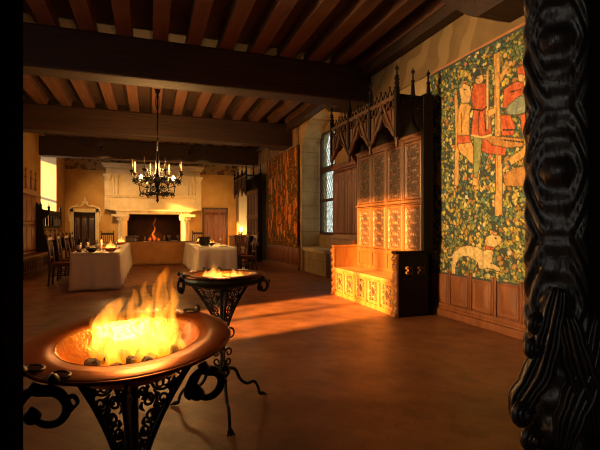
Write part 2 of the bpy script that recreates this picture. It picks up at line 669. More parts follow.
# right wall with the arched window niche and the far alcove
NY0, NY1, NZ = 9.3, 11.62, 3.45
rw = MB()
for y0, y1, z0, z1 in ((YF - .25, NY0, 0, ZP), (NY1, 18.35, 0, ZP), (18.35, 20.9, 4.1, ZP), (20.9, YB, 0, ZP)):
    rw.box(XR, y0, z0, XR + .75, y1, z1)
arc = [(NY0, ZP), (NY0, NZ)]
cy, ry, rz_ = (NY0 + NY1) / 2, (NY1 - NY0) / 2, .78
for i in range(0, 17):
    a = PI - PI * i / 16
    arc.append((cy + ry * math.cos(a), NZ + rz_ * math.sin(a)))
arc += [(NY1, NZ), (NY1, ZP)]
pr = MB()
for i in range(len(arc) - 1):
    (a0, b0), (a1, b1) = arc[i], arc[i + 1]
    if a1 - a0 > 1e-4:
        pr.prism([(a0, b0), (a1, b1), (a1, ZP), (a0, ZP)], 'x', XR, XR + .75)
struct('wall_right', rw, M['plaster_r'])
struct('wall_right_arch', pr, M['ashlar'])
nr = MB()
nr.box(XR - .012, NY1 - .012, 0, XR + .76, NY1 + .02, NZ + .02)       # stone facing of the far jamb
nr.box(XR - .01, NY0 - .02, 0, XR + .76, NY0 + .012, NZ)
nr.box(XR + .52, NY0, 0, XR + .75, NY1, 1.05)                 # wall under the window
struct('wall_right_niche', nr, M['ashlar'])
al = MB()
al.box(XR + .6, 18.35, 0, XR + .75, 20.9, 4.1)
al.box(XR - .01, 20.885, 0, XR + .7, 20.92, 4.1)
struct('wall_right_alcove', al, M['cream'])

# window in the niche
WX = XR + .55
g = thing('window_1', None, None)
g['kind'] = 'structure'
fr = MB()
for y in (NY0 + .06, 10.40, NY1 - .18):
    fr.box(WX - .03, y, 1.05, WX + .05, y + .11, 3.95, .01)
for z in (1.05, 1.98, 2.80, 3.86):
    fr.box(WX - .035, NY0 + .06, z, WX + .055, NY1 - .06, z + (.16 if z == 2.80 else .08), .01)
fr.build('window_frame', M['walnut'], g)
for y0, y1 in ((NY0 + .17, 10.40), (10.51, NY1 - .18)):
    for z0, z1 in ((1.13, 1.98), (2.06, 2.80), (2.96, 3.86)):
        p = MB().box(WX + .008, y0, z0, WX + .014, y1, z1).build('window_pane', M['glass'], g)
        ld = MB()
        n = 7
        hh, ww = z1 - z0, y1 - y0
        for i in range(-n, 2 * n):
            for s in (1, -1):
                y_a = i * .13
                pts = []
                for q in range(0, 41):
                    yy = y_a + s * (q / 40) * hh * .62 + (0 if s == 1 else hh * .62)
                    if 0 <= yy <= ww:
                        pts.append(Vector((WX + .004, y0 + yy, z0 + q / 40 * hh)))
                if len(pts) > 1:
                    ld.tube([pts[0], pts[-1]], .0045, 4)
        ld.build('leading', M['lead'], p)
# niche top fill behind the arch, above the window frame
top = MB()
top.prism([(NY0, 3.94)] + [p for p in arc[1:-1] if p[1] >= 3.94] + [(NY1, 3.94)], 'x', WX - .01, WX + .06)
struct('wall_right_lunette', top, M['ashlar'])
ws = thing('window_seat', 'pale stone window seat in the arched window niche', 'seat', (0, 0, 0))
MB().box(XR + .06, 10.0, 0, XR + .50, NY1 - .01, .60, .02).build('seat_block', M['ashlar'], ws)
MB().box(XR + .0, 9.98, .60, XR + .51, NY1 - .01, .70, .025).build('seat_slab', M['stone'], ws)

# back wall
struct('wall_back', MB().box(XL - .3, YB, 0, XR + .3, YB + .3, ZP), M['plaster'])
struct('trim_1', MB().box(XL, YB - .02, 3.86, XR, YB, ZP), M['mural_dark'])
struct('trim_2', MB().box(XR - .02, 0.85, 3.66, XR, 9.0, ZJ), M['mural'])
struct('trim_3', MB().box(XR - .035, 2.3, 3.60, XR, 5.6, 3.66, .006), M['terra'])
struct('trim_4', MB().box(XR - .02, 11.9, 3.70, XR, 18.2, ZJ), M['mural'])

# front wall with the doorway the picture is taken from
DX0, DX1 = -.1945, .945
fw = MB()
fw.box(XL - .3, YF - .25, 0, DX0 - .10, YF, ZP)
fw.box(DX1 + .0, YF - .25, 0, XR + .3, YF, ZP)
fw.box(DX0 - .10, YF - .25, 2.75, DX1, YF, ZP)
struct('wall_front', fw, M['dark'])
an = MB()  # unseen shell added behind the camera to keep out sky light
an.box(-2.4, -3.2, 0, -2.2, YF - .25, 3.2)
an.box(2.4, -3.2, 0, 2.6, YF - .25, 3.2)
an.box(-2.4, -3.4, 0, 2.6, -3.2, 3.2)
struct('wall_sky_block', an, M['plaster_r'])
struct('ceiling_sky_block', MB().box(-2.4, -3.4, 3.2, 2.6, YF - .25, 3.3), M['plank'])

# ------------------------------------------------------------------ the two doorposts
lp = thing('door_post', 'plain black wooden doorpost with upright mouldings at left edge', 'doorpost', (0, 0, 0))
MB().box(DX0 - .10, YF - .24, 0, DX0, YF + .02, 2.75, .012).build('post', M['post_black'], lp)
b = MB()
for dy in (-.19, -.12):
    b.tube([(DX0 - .006, YF + dy, .0), (DX0 - .002, YF + dy, 2.74)], .012, 8)
b.build('moulding', M['post_black'], lp)

rp = thing('carved_door_post', 'black carved wooden doorpost with lozenge relief and scrolled foot', 'doorpost', (0, 0, 0))


def post_h(a, z):
    """carving of the post: rows of nested lozenges with eyes, a: -1..1 round the shaft"""
    per = .30
    q = (z - 1.425) / per
    k = math.floor(q + .5)
    d = abs(q - k) * 2
    w = abs(a)
    l = (d ** 1.15 + (w * 1.05) ** 1.3) ** .9
    h = .5 + .5 * math.cos(l * PI * 5.0)
    h = h ** .85
    eye = math.exp(-((d / .13) ** 2 + (w / .22) ** 2))
    return .8 * h + .6 * eye + .10 * math.sin(z * 57 + a * 4) * math.sin(a * 8 - z * 19)


PCX, PCY = .908, .762
# the post stands diagonally in the jamb, one broad carved face towards the doorway
PN, PW = Vector((-.74, -.67, 0)), Vector((.67, -.74, 0))
HW, HD = .066, .045
bm = bmesh.new()
NA, NZp = 44, 360
rings = []
for j in range(NZp + 1):
    z = 2.75 * j / NZp
    ring = []
    for i in range(NA):
        a = 2 * PI * i / NA
        c, sn = math.cos(a), math.sin(a)
        ex = .55
        wx = HW * math.copysign(abs(c) ** ex, c)
        dn = HD * math.copysign(abs(sn) ** ex, sn)
        base = Vector((PCX, PCY, z)) + PW * wx + PN * dn
        if sn > -.2:
            k_ = min(1, max(0, (sn + .2) / .4))
            hgt = post_h(wx / HW, z)
            base += (PN * max(0, sn) ** .5 - PW * (.8 * max(0, -c) ** 2)) * (.020 * (hgt - .5) * k_)
        ring.append(bm.verts.new(base))
    rings.append(ring)
for j in range(NZp):
    for i in range(NA):
        f = bm.faces.new((rings[j][i], rings[j][(i + 1) % NA], rings[j + 1][(i + 1) % NA], rings[j + 1][i]))
        f.smooth = True
bmesh.ops.recalc_face_normals(bm, faces=bm.faces)
mb = MB()
mb.add(bm)
mb.build('carved_shaft', M['ebony'], rp)
MB().box(.945, YF - .25, 0, 1.25, YF - .14, 2.75, .01).build('jamb_board', M['ebony'], rp)
# scrolled acanthus foot
ft = MB()
FX, FY = PCX - .030, PCY - .030


def leaf(mb, pts, wid, th=.012, n=8):
    """long carved leaf: a flattened bar with a raised midrib, wavy edge"""
    P = crom(pts, n)
    m = len(P)
    bm = bmesh.new()
    K = 16
    front, back = [], []
    side = Vector((.67, -.74, 0))
    for i, p in enumerate(P):
        q = i / (m - 1)
        d = (P[min(i + 1, m - 1)] - P[max(i - 1, 0)]).normalized()
        nrm = d.cross(side).normalized()
        if nrm.dot(Vector((-.74, -.67, 0))) < 0:
            nrm = -nrm
        sd_ = nrm.cross(d).normalized()
        w_ = wid * (.30 + .95 * math.sin(PI * (.12 + .80 * q)) ** .8) * (1 + .16 * abs(math.sin(q * 15)))
        fr_, bk = [], []
        for k in range(K + 1):
            t_ = 2 * k / K - 1
            corr = .010 * math.cos(t_ * PI * 3) + .014 * (1 - t_ * t_)
            fr_.append(bm.verts.new(p + sd_ * (w_ * t_) + nrm * corr))
            bk.append(bm.verts.new(p + sd_ * (w_ * t_ * .96) - nrm * (.012 - .010 * abs(t_))))
        front.append(fr_)
        back.append(bk)
    for i in range(m - 1):
        for k in range(K):
            bm.faces.new((front[i][k], front[i][k + 1], front[i + 1][k + 1], front[i + 1][k]))
            bm.faces.new((back[i][k], back[i + 1][k], back[i + 1][k + 1], back[i][k + 1]))
        bm.faces.new((front[i][0], front[i + 1][0], back[i + 1][0], back[i][0]))
        bm.faces.new((front[i][K], back[i][K], back[i + 1][K], front[i + 1][K]))
    for A, B in ((front[0], back[0]), (front[-1], back[-1])):
        for k in range(K):
            bm.faces.new((A[k], A[k + 1], B[k + 1], B[k]))
    bmesh.ops.recalc_face_normals(bm, faces=bm.faces)
    mb.add(bm)


# one broad blade sweeping down towards the room, one crossing it, and the outer volutes
leaf(ft, [(FX - .01, FY - .01, 1.16), (FX - .025, FY, 1.06), (FX - .045, FY + .01, .97), (FX - .075, FY + .03, .90), (FX - .085, FY + .03, .86)], .024)
leaf(ft, [(FX + .07, FY - .05, 1.10), (FX + .05, FY - .05, 1.00), (FX + .02, FY - .04, .93), (FX - .005, FY - .03, .86), (FX - .01, FY - .02, .80)], .026)
leaf(ft, [(FX + .0, FY - .02, 1.10), (FX + .01, FY - .04, 1.00), (FX + .035, FY - .05, .92), (FX + .05, FY - .05, .84)], .026)
for (dx, dz, r) in ((-.045, 1.075, .022), (-.055, 1.02, .020), (-.085, .875, .028), (-.06, .815, .026), (-.03, .76, .028)):
    sp = []
    for i in range(26):
        a = i / 25 * 4.2 * PI
        rr = r * (1 - .75 * i / 25)
        sp.append((FX + dx + rr * math.cos(a), FY + .02 - .010 * i / 25, dz + rr * math.sin(a)))
    ft.tube(sp, [.010, .006], 7)
ft.tube(crom([(FX - .02, FY, .80), (FX - .03, FY, .70), (FX - .0, FY, .60), (FX + .02, FY, .5)], 6), [.05, .06, .045, .03], 10)
ft.build('acanthus_foot', M['ebony'], rp, smooth=True)
MB().box(PCX - .075, PCY - .075, 0, PCX + .075, PCY + .075, .30, .015).build('plinth', M['ebony'], rp)

# ------------------------------------------------------------------ carving patterns


def tracery(n, m):
    def fn(s, t):
        g = math.cos(2 * PI * s * n) + math.cos(2 * PI * t * m)
        h = max(0, 1 - abs(g) / .30)
        rr = math.hypot(((s * n) % 1) - .5, ((t * m) % 1) - .5)
        h = max(h, 1 - abs(rr - .22) / .055)
        e = min(s, 1 - s) * 9
        e2 = min(t, 1 - t) * 16
        if e < .8 or e2 < .8:
            h = 1
        return max(0, min(1, h))
    return fn


def lancet(n, m):
    """upright bars that meet in pointed arches at the head, fine flowing work between"""
    def fn(s, t):
        if min(s, 1 - s) < .08 or min(t, 1 - t) < .035:
            return 1
        c = (s * n) % 1
        d = abs(c - .5) * 2
        h = 0
        if t < .80:
            h = max(h, 1 - (1 - d) / .16)
        else:
            q = (t - .80) / .16
            h = max(h, 1 - abs(d - (1 - q)) / .25)
        g = math.sin(2 * PI * t * m + 3 * math.cos(2 * PI * s * n)) * math.cos(2 * PI * s * n * 1.5)
        h = max(h, 1 - abs(g) / .24)
        return max(0, min(1, h))
    return fn


def linenfold(n):
    def fn(s, t):
        if min(s, 1 - s) < .1 or t < .05:
            return .9
        top = .88 - .10 * abs(math.sin(PI * s * n))
        if t > top:
            return .75 if t > .96 else .25
        return .5 + .5 * math.cos(2 * PI * s * n)
    return fn


def pyramid(s, t):
    e = min(min(s, 1 - s) * 1.9, min(t, 1 - t) * 2.2)
    if e < .12:
        return 0.95
    if e < .2:
        return .45
    return min(1, .45 + (e - .2) * 1.2)


# ------------------------------------------------------------------ canopied stall


def build_stall(label, loc):
    """front face looks along -x; local x: 0 front .. .52 back, y: 0 near end .. 2.3 far end"""
    t = thing('canopied_stall', label, 'stall', loc, 0, 'canopied choir stalls')
    L, D = 2.3, .52
    O2 = [M['oak'], M['oak_recess_shade']]
    MB().box(.03, .1, 0, D, L - .1, .47).box(.0, .1, 0, .04, L - .1, .075, .008).build('seat_box', M['oak'], t)
    MB().box(-.015, .1, .47, D - .02, L - .1, .52, .008).build('seat', M['oak_seat'], t)
    n = 5
    w = (L - .2) / n
    for i in range(n):
        y0 = .1 + i * w + .03
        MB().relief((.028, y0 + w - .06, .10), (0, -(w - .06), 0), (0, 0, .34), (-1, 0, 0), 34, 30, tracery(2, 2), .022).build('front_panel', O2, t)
    fb = MB()
    for i in range(n + 1):
        yc = .1 + i * w
        fb.box(-.004, max(.1, yc - .028), .07, .03, min(L - .1, yc + .028), .47, .005)
    fb.box(-.004, .1, .435, .03, L - .1, .47, .004)
    fb.build('front_frame', M['oak'], t)
    # ends: near one pierced twice, its shade painted black; far one carved oak
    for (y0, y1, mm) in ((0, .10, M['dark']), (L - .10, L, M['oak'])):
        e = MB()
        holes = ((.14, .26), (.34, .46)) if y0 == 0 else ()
        z0h, z1h = .60, .72
        if holes:
            xs = [.0, .14, .26, .34, .46, .58]
            e.box(.0, y0, 0, .58, y1, z0h)
            e.box(.0, y0, z1h, .58, y1, .90)
            for a, b_ in ((0, .14), (.26, .34), (.46, .58)):
                e.box(a, y0, z0h, b_, y1, z1h)
            for a, b_ in holes:
                cx, cz, rr = (a + b_) / 2, (z0h + z1h) / 2, .056
                for q in range(4):
                    an_ = q * PI / 2
                    e.tube([(cx + .012 * math.cos(an_), y0 + .03, cz + .012 * math.sin(an_)), (cx + .06 * math.cos(an_), y0 + .03, cz + .06 * math.sin(an_))], .008, 6)
                    a2 = an_ + PI / 4
                    e.tube([(cx + .045 * math.cos(a2) + .02 * math.cos(k_), y0 + .03, cz + .045 * math.sin(a2) + .02 * math.sin(k_)) for k_ in [j * PI / 5 for j in range(11)]], .005, 5)
        else:
            e.box(.0, y0, 0, .58, y1, .90)
        e.box(-.03, y0 - .012, .90, .60, y1 + .012, .94, .01)
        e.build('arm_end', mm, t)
    # carved cheek on the front edge of each end
    for (y0, y1) in ((-.005, .105), (L - .105, L + .005)):
        c = MB()
        c.relief((.0, y1, .02), (0, -(y1 - y0), 0), (0, 0, .88), (-1, 0, 0), 8, 60, lambda s, q: (.35 + .65 * abs(math.sin(q * 22))) * (1 - .5 * abs(2 * s - 1)) * (1.6 if .8 < q < .95 else 1), .045, low=0)
        c.box(-.045, y0 - .005, 0, .02, y1 + .005, .06, .012)
        c.build('carved_edge', M['oak'], t)
    # tall back: 4 x 2 carved panels in a frame
    by0, by1, zt = .1, L - .12, 2.66
    bx = D
    MB().box(bx, -.0, 0, bx + .06, L, 3.25).build('back_board', M['dark'], t)
    fm = MB()
    nw = 4
    pw = (by1 - by0) / nw
    for i in range(nw + 1):
        fm.box(bx - .035, by0 + i * pw - .035, .52, bx, by0 + i * pw + .035, zt, .008)
    for z in (.52, .82, 1.63, 2.60):
        fm.box(bx - .03, by0, z, bx, by1, z + .075, .008)
    fm.box(bx - .07, by0 - .04, 1.655, bx, by1 + .04, 1.69, .008)
    fm.box(bx - .06, by0 - .04, 2.65, bx, by1 + .04, 2.70, .008)
    fm.build('back_frame', M['oak_back_dimmed'], t)
    for i in range(nw):
        y0 = by0 + i * pw + .035
        for (z0, z1, fn, nz) in ((.895, 1.63, tracery(2, 4), 64), (1.705, 2.60, tracery(2, 5), 76)):
            MB().relief((bx - .005, y0 + pw - .07, z0), (0, -(pw - .07), 0), (0, 0, z1 - z0), (-1, 0, 0), 36, nz, fn, .024).build('back_panel', [M['oak_back_dimmed'], M['oak_recess_shade']], t)
    lo = MB()
    lo.box(bx - .012, by0, .59, bx, by1, .82)
    lo.build('back_rail', M['oak_back_dimmed'], t)
    # canopy: roof, three bays in front, one at each side
    cz0, cz1 = 2.50, 3.22
    MB().box(-.02, -.02, 3.12, bx + .06, L + .02, 3.17).build('canopy_roof', M['dark'], t)
    nb = 3
    bw = L / nb

    def bay(a0, a1, place):
        """one open arch: spandrel with a cusped ogee opening and pierced work above"""
        o = MB()
        w_ = a1 - a0
        K = 20
        prof = []
        for i in range(K + 1):
            q = i / K
            d = abs(2 * q - 1)
            z = cz0 + .05 + .30 * (1 - d ** 1.5) + .10 * max(0, 1 - d * 3.5)
            z -= .035 * abs(math.sin(q * PI * 4))
            prof.append((a0 + q * w_, z))
        # spandrel strip up to the tracery band
        for i in range(K):
            (p0, z0), (p1, z1) = prof[i], prof[i + 1]
            place(o, [(p0, z0), (p1, z1), (p1, 2.985), (p0, 2.985)])
        return o, prof

    def pl_front(o, poly):
        o.prism(poly, 'x', -.012, .018)

    def pl_side(y):
        def f(o, poly):
            o.prism(poly, 'y', y - .015, y + .015)
        return f

    def rib(prof, off, conv):
        return [conv(p, z - off) for p, z in prof]

    for i in range(nb):
        o, prof = bay(i * bw, (i + 1) * bw, pl_front)
        o.tube(rib(prof, 0, lambda p, z: Vector((-.015, p, z))), .018, 6)
        og = [Vector((-.022, (i + .5) * bw + s * bw * .46 * (1 - q) ** .8, 2.60 + .52 * q ** 1.25)) for s in (-1,) for q in [j / 10 for j in range(11)]]
        o.tube(og, .016, 6)
        o.tube([Vector((v.x, 2 * (i + .5) * bw - v.y, v.z)) for v in og], .016, 6)
        # pierced tracery: rings and mullions above the arch
        for cx_ in (.17, .39, .61, .83):
            yy = (i + cx_) * bw
            rr = .062
            o.tube([Vector((-.016, yy + rr * math.cos(a), 3.055 + rr * math.sin(a))) for a in [j * PI / 6 for j in range(13)]], .012, 5)
            o.tube([Vector((-.016, yy, 2.80 if cx_ in (.17, .83) else 2.95)), Vector((-.016, yy, 3.0))], .012, 5)
        o.box(-.03, i * bw, 3.12, .02, (i + 1) * bw, 3.17, .006)
        # cusps hanging at the arch
        for q in (.25, .5, .75):
            p, z = prof[int(q * 20)]
            o.lathe([(0, -.05), (.014, -.03), (.02, 0), (.012, .03), (0, .04)], (-.012, p, z - .01), 8)
        o.build('canopy_arch', M['canopy'], t)
        # cresting
        c = MB()
        for j in range(6):
            yy = (i + (j + .5) / 6) * bw
            c.tube(crom([(0, yy - .05, 3.17), (0, yy - .035, 3.23), (0, yy, 3.26 + .04 * (j % 2))], 5), [.012, .006], 5)
            c.tube(crom([(0, yy + .05, 3.17), (0, yy + .035, 3.23), (0, yy, 3.26 + .04 * (j % 2))], 5), [.012, .006], 5)
            c.lathe([(0, -.02), (.018, 0), (0, .03)], (0, yy, 3.27 + .04 * (j % 2)), 6)
        c.build('cresting', M['dark'], t)
    for y in (.0, L):
        o, prof = bay(0.0, bx, pl_side(y))
        o.tube(rib(prof, 0, lambda p, z: Vector((p, y, z))), .018, 6)
        o.box(0, y - .02, 3.12, bx, y + .02, 3.17, .006)
        for cx_ in (.2, .5, .8):
            rr = .06
            o.tube([Vector((bx * cx_ + rr * math.cos(a), y, 3.055 + rr * math.sin(a))) for a in [j * PI / 6 for j in range(13)]], .012, 5)
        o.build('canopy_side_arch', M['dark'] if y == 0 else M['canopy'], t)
    # pinnacles and pendants
    for i in range(nb + 1):
        yy = i * bw
        p = MB()
        p.box(-.035, yy - .03, 2.55, .025, yy + .03, 3.25, .008)
        p.lathe([(.045, 3.25), (.03, 3.28), (.022, 3.40), (.034, 3.42), (.014, 3.44), (.010, 3.50), (.032, 3.53), (.012, 3.56), (0, 3.60)], (-.005, yy, 0), 8)
        for z in (3.32, 3.38):
            for a in range(4):
                p.lathe([(0, -.015), (.016, 0), (0, .018)], (-.005 + .03 * math.cos(a * PI / 2), yy + .03 * math.sin(a * PI / 2), z), 6)
        p.build('pinnacle', M['dark'], t)
        d = MB()
        d.lathe([(.0, 2.40), (.014, 2.42), (.03, 2.46), (.018, 2.50), (.034, 2.53), (.034, 2.56), (0, 2.57)], (-.005, yy, 0), 10)
        d.build('pendant', M['canopy'], t)
    for xx in (.26, .52):
        p = MB()
        p.lathe([(.04, 3.15), (.03, 3.22), (.02, 3.36), (.034, 3.38), (.012, 3.40), (.010, 3.48), (.034, 3.51), (.012, 3.54), (0, 3.58)], (xx, 0, 0), 8)
        p.build('pinnacle', M['dark'], t)
    # dark wing that closes the back edge on the near side
    MB().box(bx - .10, -.03, .94, bx + .07, .03, 3.2, .006).build('side_post', M['dark'], t)
    return t


stall = build_stall('tall canopied oak stall catching sunlight beside the large near tapestry', (3.30, 5.29, 0))
dup(stall, 'canopied stall in shadow at the far end of the right wall, beyond the brown tapestry', (3.30, 15.35, 0))

# ------------------------------------------------------------------ panelling
# dado below the near tapestry
dd = thing('wall_dado', 'low reddish oak dado of raised panels below the green hunting tapestry', 'panelling', (0, 0, 0))
y0d, nP, pwd = 2.10, 8, .43
MB().box(XR - .07, y0d, .13, XR - .005, y0d + nP * pwd, .66).build('backing', M['panel'], dd)
for i in range(nP):
    ya = y0d + i * pwd
    MB().relief((XR - .07, ya + pwd - .05, .19), (0, -(pwd - .10), 0), (0, 0, .42), (-1, 0, 0), 20, 24, pyramid, .03, low=0).build('raised_panel', M['panel'], dd)
b = MB()
for i in range(nP + 1):
    ya = y0d + i * pwd
    b.box(XR - .092, ya - .035, .13, XR - .07, ya + .035, .66, .006)
    b.tube([(XR - .094, ya, .14), (XR - .094, ya, .66)], .008, 6)
b.box(XR - .10, y0d, .12, XR - .07, y0d + nP * pwd, .18, .006)
b.build('frame', M['panel'], dd)
MB().box(XR - .14, y0d, 0, XR - .005, y0d + nP * pwd, .10, .015).box(XR - .115, y0d, .10, XR - .005, y0d + nP * pwd, .135, .01).build('plinth', M['panel'], dd)

# dado below the far tapestry
d2 = thing('wall_dado', 'dark panelled dado below the narrow brown tapestry past the window', 'panelling', (0, 0, 0))
MB().box(XR - .05, 11.75, 0, XR - .005, 15.3, .72).build('backing', M['panel'], d2)
for i in range(8):
    ya = 11.8 + i * .435
    MB().relief((XR - .05, ya + .40, .14), (0, -.37, 0), (0, 0, .50), (-1, 0, 0), 14, 8, linenfold(3), .025, low=0).build('folded_panel', M['panel'], d2)
MB().box(XR - .09, 11.75, 0, XR - .05, 15.3, .12, .01).build('plinth', M['panel'], d2)

# arched panelling between stall and window
pn = thing('wall_panelling', 'reddish oak panelling of pointed arches between the sunlit stall and the window', 'panelling', (0, 0, 0))
PY0, PY1 = 7.64, 8.93
MB().box(XR - .20, PY0, 1.0, XR - .005, PY1, 2.60).build('backing', M['panel'], pn)


def arch_panel(s, t):
    if min(s, 1 - s) < .09 or t < .04:
        return 1
    d = abs(2 * s - 1)
    if t > .84 - .12 * d * d:
        return .9 if (t > .95 or abs(t - (.84 - .12 * d * d)) < .02) else .35 + .3 * (math.sin(s * 18) * math.sin(t * 60) > 0)
    return .45 + .55 * abs(math.cos(PI * s * 3))


for i in range(4):
    w_ = (PY1 - PY0) / 4
    MB().relief((XR - .20, PY0 + (i + 1) * w_ - .01, 1.12), (0, -(w_ - .02), 0), (0, 0, 1.38), (-1, 0, 0), 18, 44, arch_panel, .035, low=0).build('arched_panel', M['panel'], pn)
MB().box(XR - .27, PY0, 2.54, XR - .005, PY1 + .02, 2.65, .015).build('cornice', M['panel'], pn)
MB().box(XR - .34, PY0, .90, XR - .005, PY1 - .03, 1.02, .02).build('ledge', M['panel'], pn)
b = MB().box(XR - .30, PY0, 0, XR - .005, PY1 - .05, .90)
b.build('base_cupboard', M['panel'], pn)
for i in range(3):
    w_ = (PY1 - PY0) / 3
    MB().relief((XR - .30, PY0 + (i + 1) * w_ - .08, .5), (0, -(w_ - .08), 0), (0, 0, .34), (-1, 0, 0), 14, 14, pyramid, .02, low=0).build('base_panel', M['panel'], pn)

# ------------------------------------------------------------------ tapestries


def in_poly(Y, Z, poly):
    ins = np.zeros(Y.shape, bool)
    n = len(poly)
    for i in range(n):
        (y0, z0), (y1, z1) = poly[i], poly[(i + 1) % n]
        c = ((z0 > Z) != (z1 > Z)) & (Y < (y1 - y0) * (Z - z0) / (z1 - z0 + 1e-12) + y0)
        ins ^= c
    return ins


def weave_mat():
    m = bpy.data.materials.new('woven_wool')
    m.use_nodes = True
    nt = m.node_tree
    b_ = nt.nodes['Principled BSDF']
    b_.inputs['Roughness'].default_value = .95
    b_.inputs['Specular IOR Level'].default_value = .15
    at_ = nt.nodes.new('ShaderNodeAttribute')
    at_.attribute_name = 'weave'
    tc = nt.nodes.new('ShaderNodeTexCoord')
    n = nt.nodes.new('ShaderNodeTexNoise')
    n.inputs['Scale'].default_value = 45
    nt.links.new(tc.outputs['Object'], n.inputs['Vector'])
    mr = nt.nodes.new('ShaderNodeMapRange')
    mr.inputs[3].default_value = .72
    mr.inputs[4].default_value = 1.22
    nt.links.new(n.outputs['Fac'], mr.inputs[0])
    mx = nt.nodes.new('ShaderNodeMixRGB')
    mx.blend_type = 'MULTIPLY'
    mx.inputs[0].default_value = 1
    nt.links.new(at_.outputs['Color'], mx.inputs[1])
    nt.links.new(mr.outputs[0], mx.inputs[2])
    nt.links.new(mx.outputs[0], b_.inputs['Base Color'])
    bp = nt.nodes.new('ShaderNodeBump')
    bp.inputs['Strength'].default_value = .3
    bp.inputs['Distance'].default_value = .01
    nt.links.new(n.outputs['Fac'], bp.inputs['Height'])
    nt.links.new(bp.outputs['Normal'], b_.inputs['Normal'])
    return m


M['weave'] = weave_mat()
HUES = [(.46, .34, .07), (.30, .28, .08), (.12, .17, .09), (.08, .13, .11), (.52, .38, .11), (.22, .23, .07), (.34, .18, .05), (.06, .10, .10), (.38, .31, .08)]


def tapestry(name, label, X, Y0, Y1, Z0, Z1, step, leaves, shapes, tint, ground, seed, lsc=1.0, strokes=(), group=None):
    rng = np.random.default_rng(seed)
    ny, nz = int((Y1 - Y0) / step), int((Z1 - Z0) / step)
    ys, zs = np.linspace(Y0, Y1, ny + 1), np.linspace(Z0, Z1, nz + 1)
    Yg, Zg = np.meshgrid(ys, zs)
    img = np.zeros(Yg.shape + (3,))
    img[:] = ground

    def blob(cy, cz, a, b, ang, col, rim=True):
        r = max(a, b)
        i0, i1 = np.searchsorted(ys, (cy - r, cy + r))
        j0, j1 = np.searchsorted(zs, (cz - r, cz + r))
        if i1 <= i0 or j1 <= j0:
            return
        dy, dz = Yg[j0:j1, i0:i1] - cy, Zg[j0:j1, i0:i1] - cz
        c, s = math.cos(ang), math.sin(ang)
        q = ((dy * c + dz * s) / a) ** 2 + ((-dy * s + dz * c) / b) ** 2
        sub = img[j0:j1, i0:i1]
        sub[q < 1] = np.array(col) * (.30 if rim else 1)
        sub[q < .62] = col

    for _ in range(leaves):
        cy, cz = rng.uniform(Y0, Y1), rng.uniform(Z0, Z1)
        up = (cz - Z0) / (Z1 - Z0)
        h = HUES[rng.integers(len(HUES))] if rng.random() > up * .55 else HUES[(2, 3, 7, 5)[rng.integers(4)]]
        a = rng.uniform(.018, .042) * lsc
        blob(cy, cz, a, a * rng.uniform(.45, .7), rng.uniform(0, PI), np.array(h) * rng.uniform(.6, 1.2))
    for _ in range(leaves // 16):
        cy, cz = rng.uniform(Y0, Y1), rng.uniform(Z0, Z1)
        col = [(.50, .40, .17), (.42, .13, .06), (.52, .30, .10), (.50, .42, .26)][rng.integers(4)]
        r = rng.uniform(.016, .028)
        blob(cy, cz, r, r, 0, col, False)
    soft = rng.uniform(.78, 1.2, (nz // 3 + 2, ny // 3 + 2))
    mott = np.kron(soft, np.ones((3, 3)))[:nz + 1, :ny + 1, None]
    for poly, col in shapes:
        m = in_poly(Yg, Zg, poly)
        # dark woven outline round each figure
        o = m.copy()
        for _k in range(1):
            q = o.copy()
            q[1:] |= o[:-1]; q[:-1] |= o[1:]; q[:, 1:] |= o[:, :-1]; q[:, :-1] |= o[:, 1:]
            o = q
        img[o] = (.085, .055, .028)
        img[m] = (np.array(col) * mott)[m]
        sh = m & (np.sin(Yg * 41 + 2.2 * np.sin(Zg * 9)) > .80)
        img[sh] *= .80
        hi = m & (np.sin(Yg * 41 + 2.2 * np.sin(Zg * 9) + 2.6) > .88)
        img[hi] = img[hi] * .85 + np.array((.55, .36, .13)) * .15
    for pts, w_, col in strokes:
        for (ya, za), (yb, zb) in zip(pts[:-1], pts[1:]):
            dy, dz = yb - ya, zb - za
            L2 = dy * dy + dz * dz + 1e-9
            k_ = np.clip(((Yg - ya) * dy + (Zg - za) * dz) / L2, 0, 1)
            d2 = (Yg - ya - k_ * dy) ** 2 + (Zg - za - k_ * dz) ** 2
            img[d2 < w_ * w_] = col
    bd = (Yg - Y0 < .035) | (Y1 - Yg < .035) | (Zg - Z0 < .03) | (Z1 - Zg < .03)
    img[bd] = (.05, .06, .06)
    img *= np.array(tint)
    Xg = X + .006 * np.sin(Yg * 5.1) + .004 * np.sin(Yg * 11 + Zg)
    co = np.stack([Xg, Yg, Zg], -1).reshape(-1, 3)
    idx = np.arange((ny + 1) * (nz + 1)).reshape(nz + 1, ny + 1)
    fa = np.stack([idx[:-1, :-1], idx[1:, :-1], idx[1:, 1:], idx[:-1, 1:]], -1).reshape(-1, 4)
    me = bpy.data.meshes.new(name)
    me.from_pydata(co.tolist(), [], fa.tolist())
    ca = me.color_attributes.new('weave', 'FLOAT_COLOR', 'POINT')
    ca.data.foreach_set('color', np.concatenate([img.reshape(-1, 3), np.ones((len(co), 1))], 1).astype(np.float32).ravel())
    me.materials.append(M['weave'])
    o = bpy.data.objects.new(name, me)
    COL.objects.link(o)
    s = o.modifiers.new('thickness', 'SOLIDIFY')
    s.thickness = .014
    s.offset = 0
    return tag(o, label, 'tapestry', group)


TX = XR - .075


def P(*pts):
    out = []
    for u, v in pts:
        p = onx(u, v, TX)
        out.append((p.y, p.z))
    return out


def Q(ox, oy, k, *pts):                # points read off an enlarged crop of the hanging
    return P(*[(ox + a / k, oy + b / k) for a, b in pts])


def Z8(*p):
    return Q(430, 60, 3.75, *p)


def ZD(*p):
    return Q(445, 225, 6.925, *p)


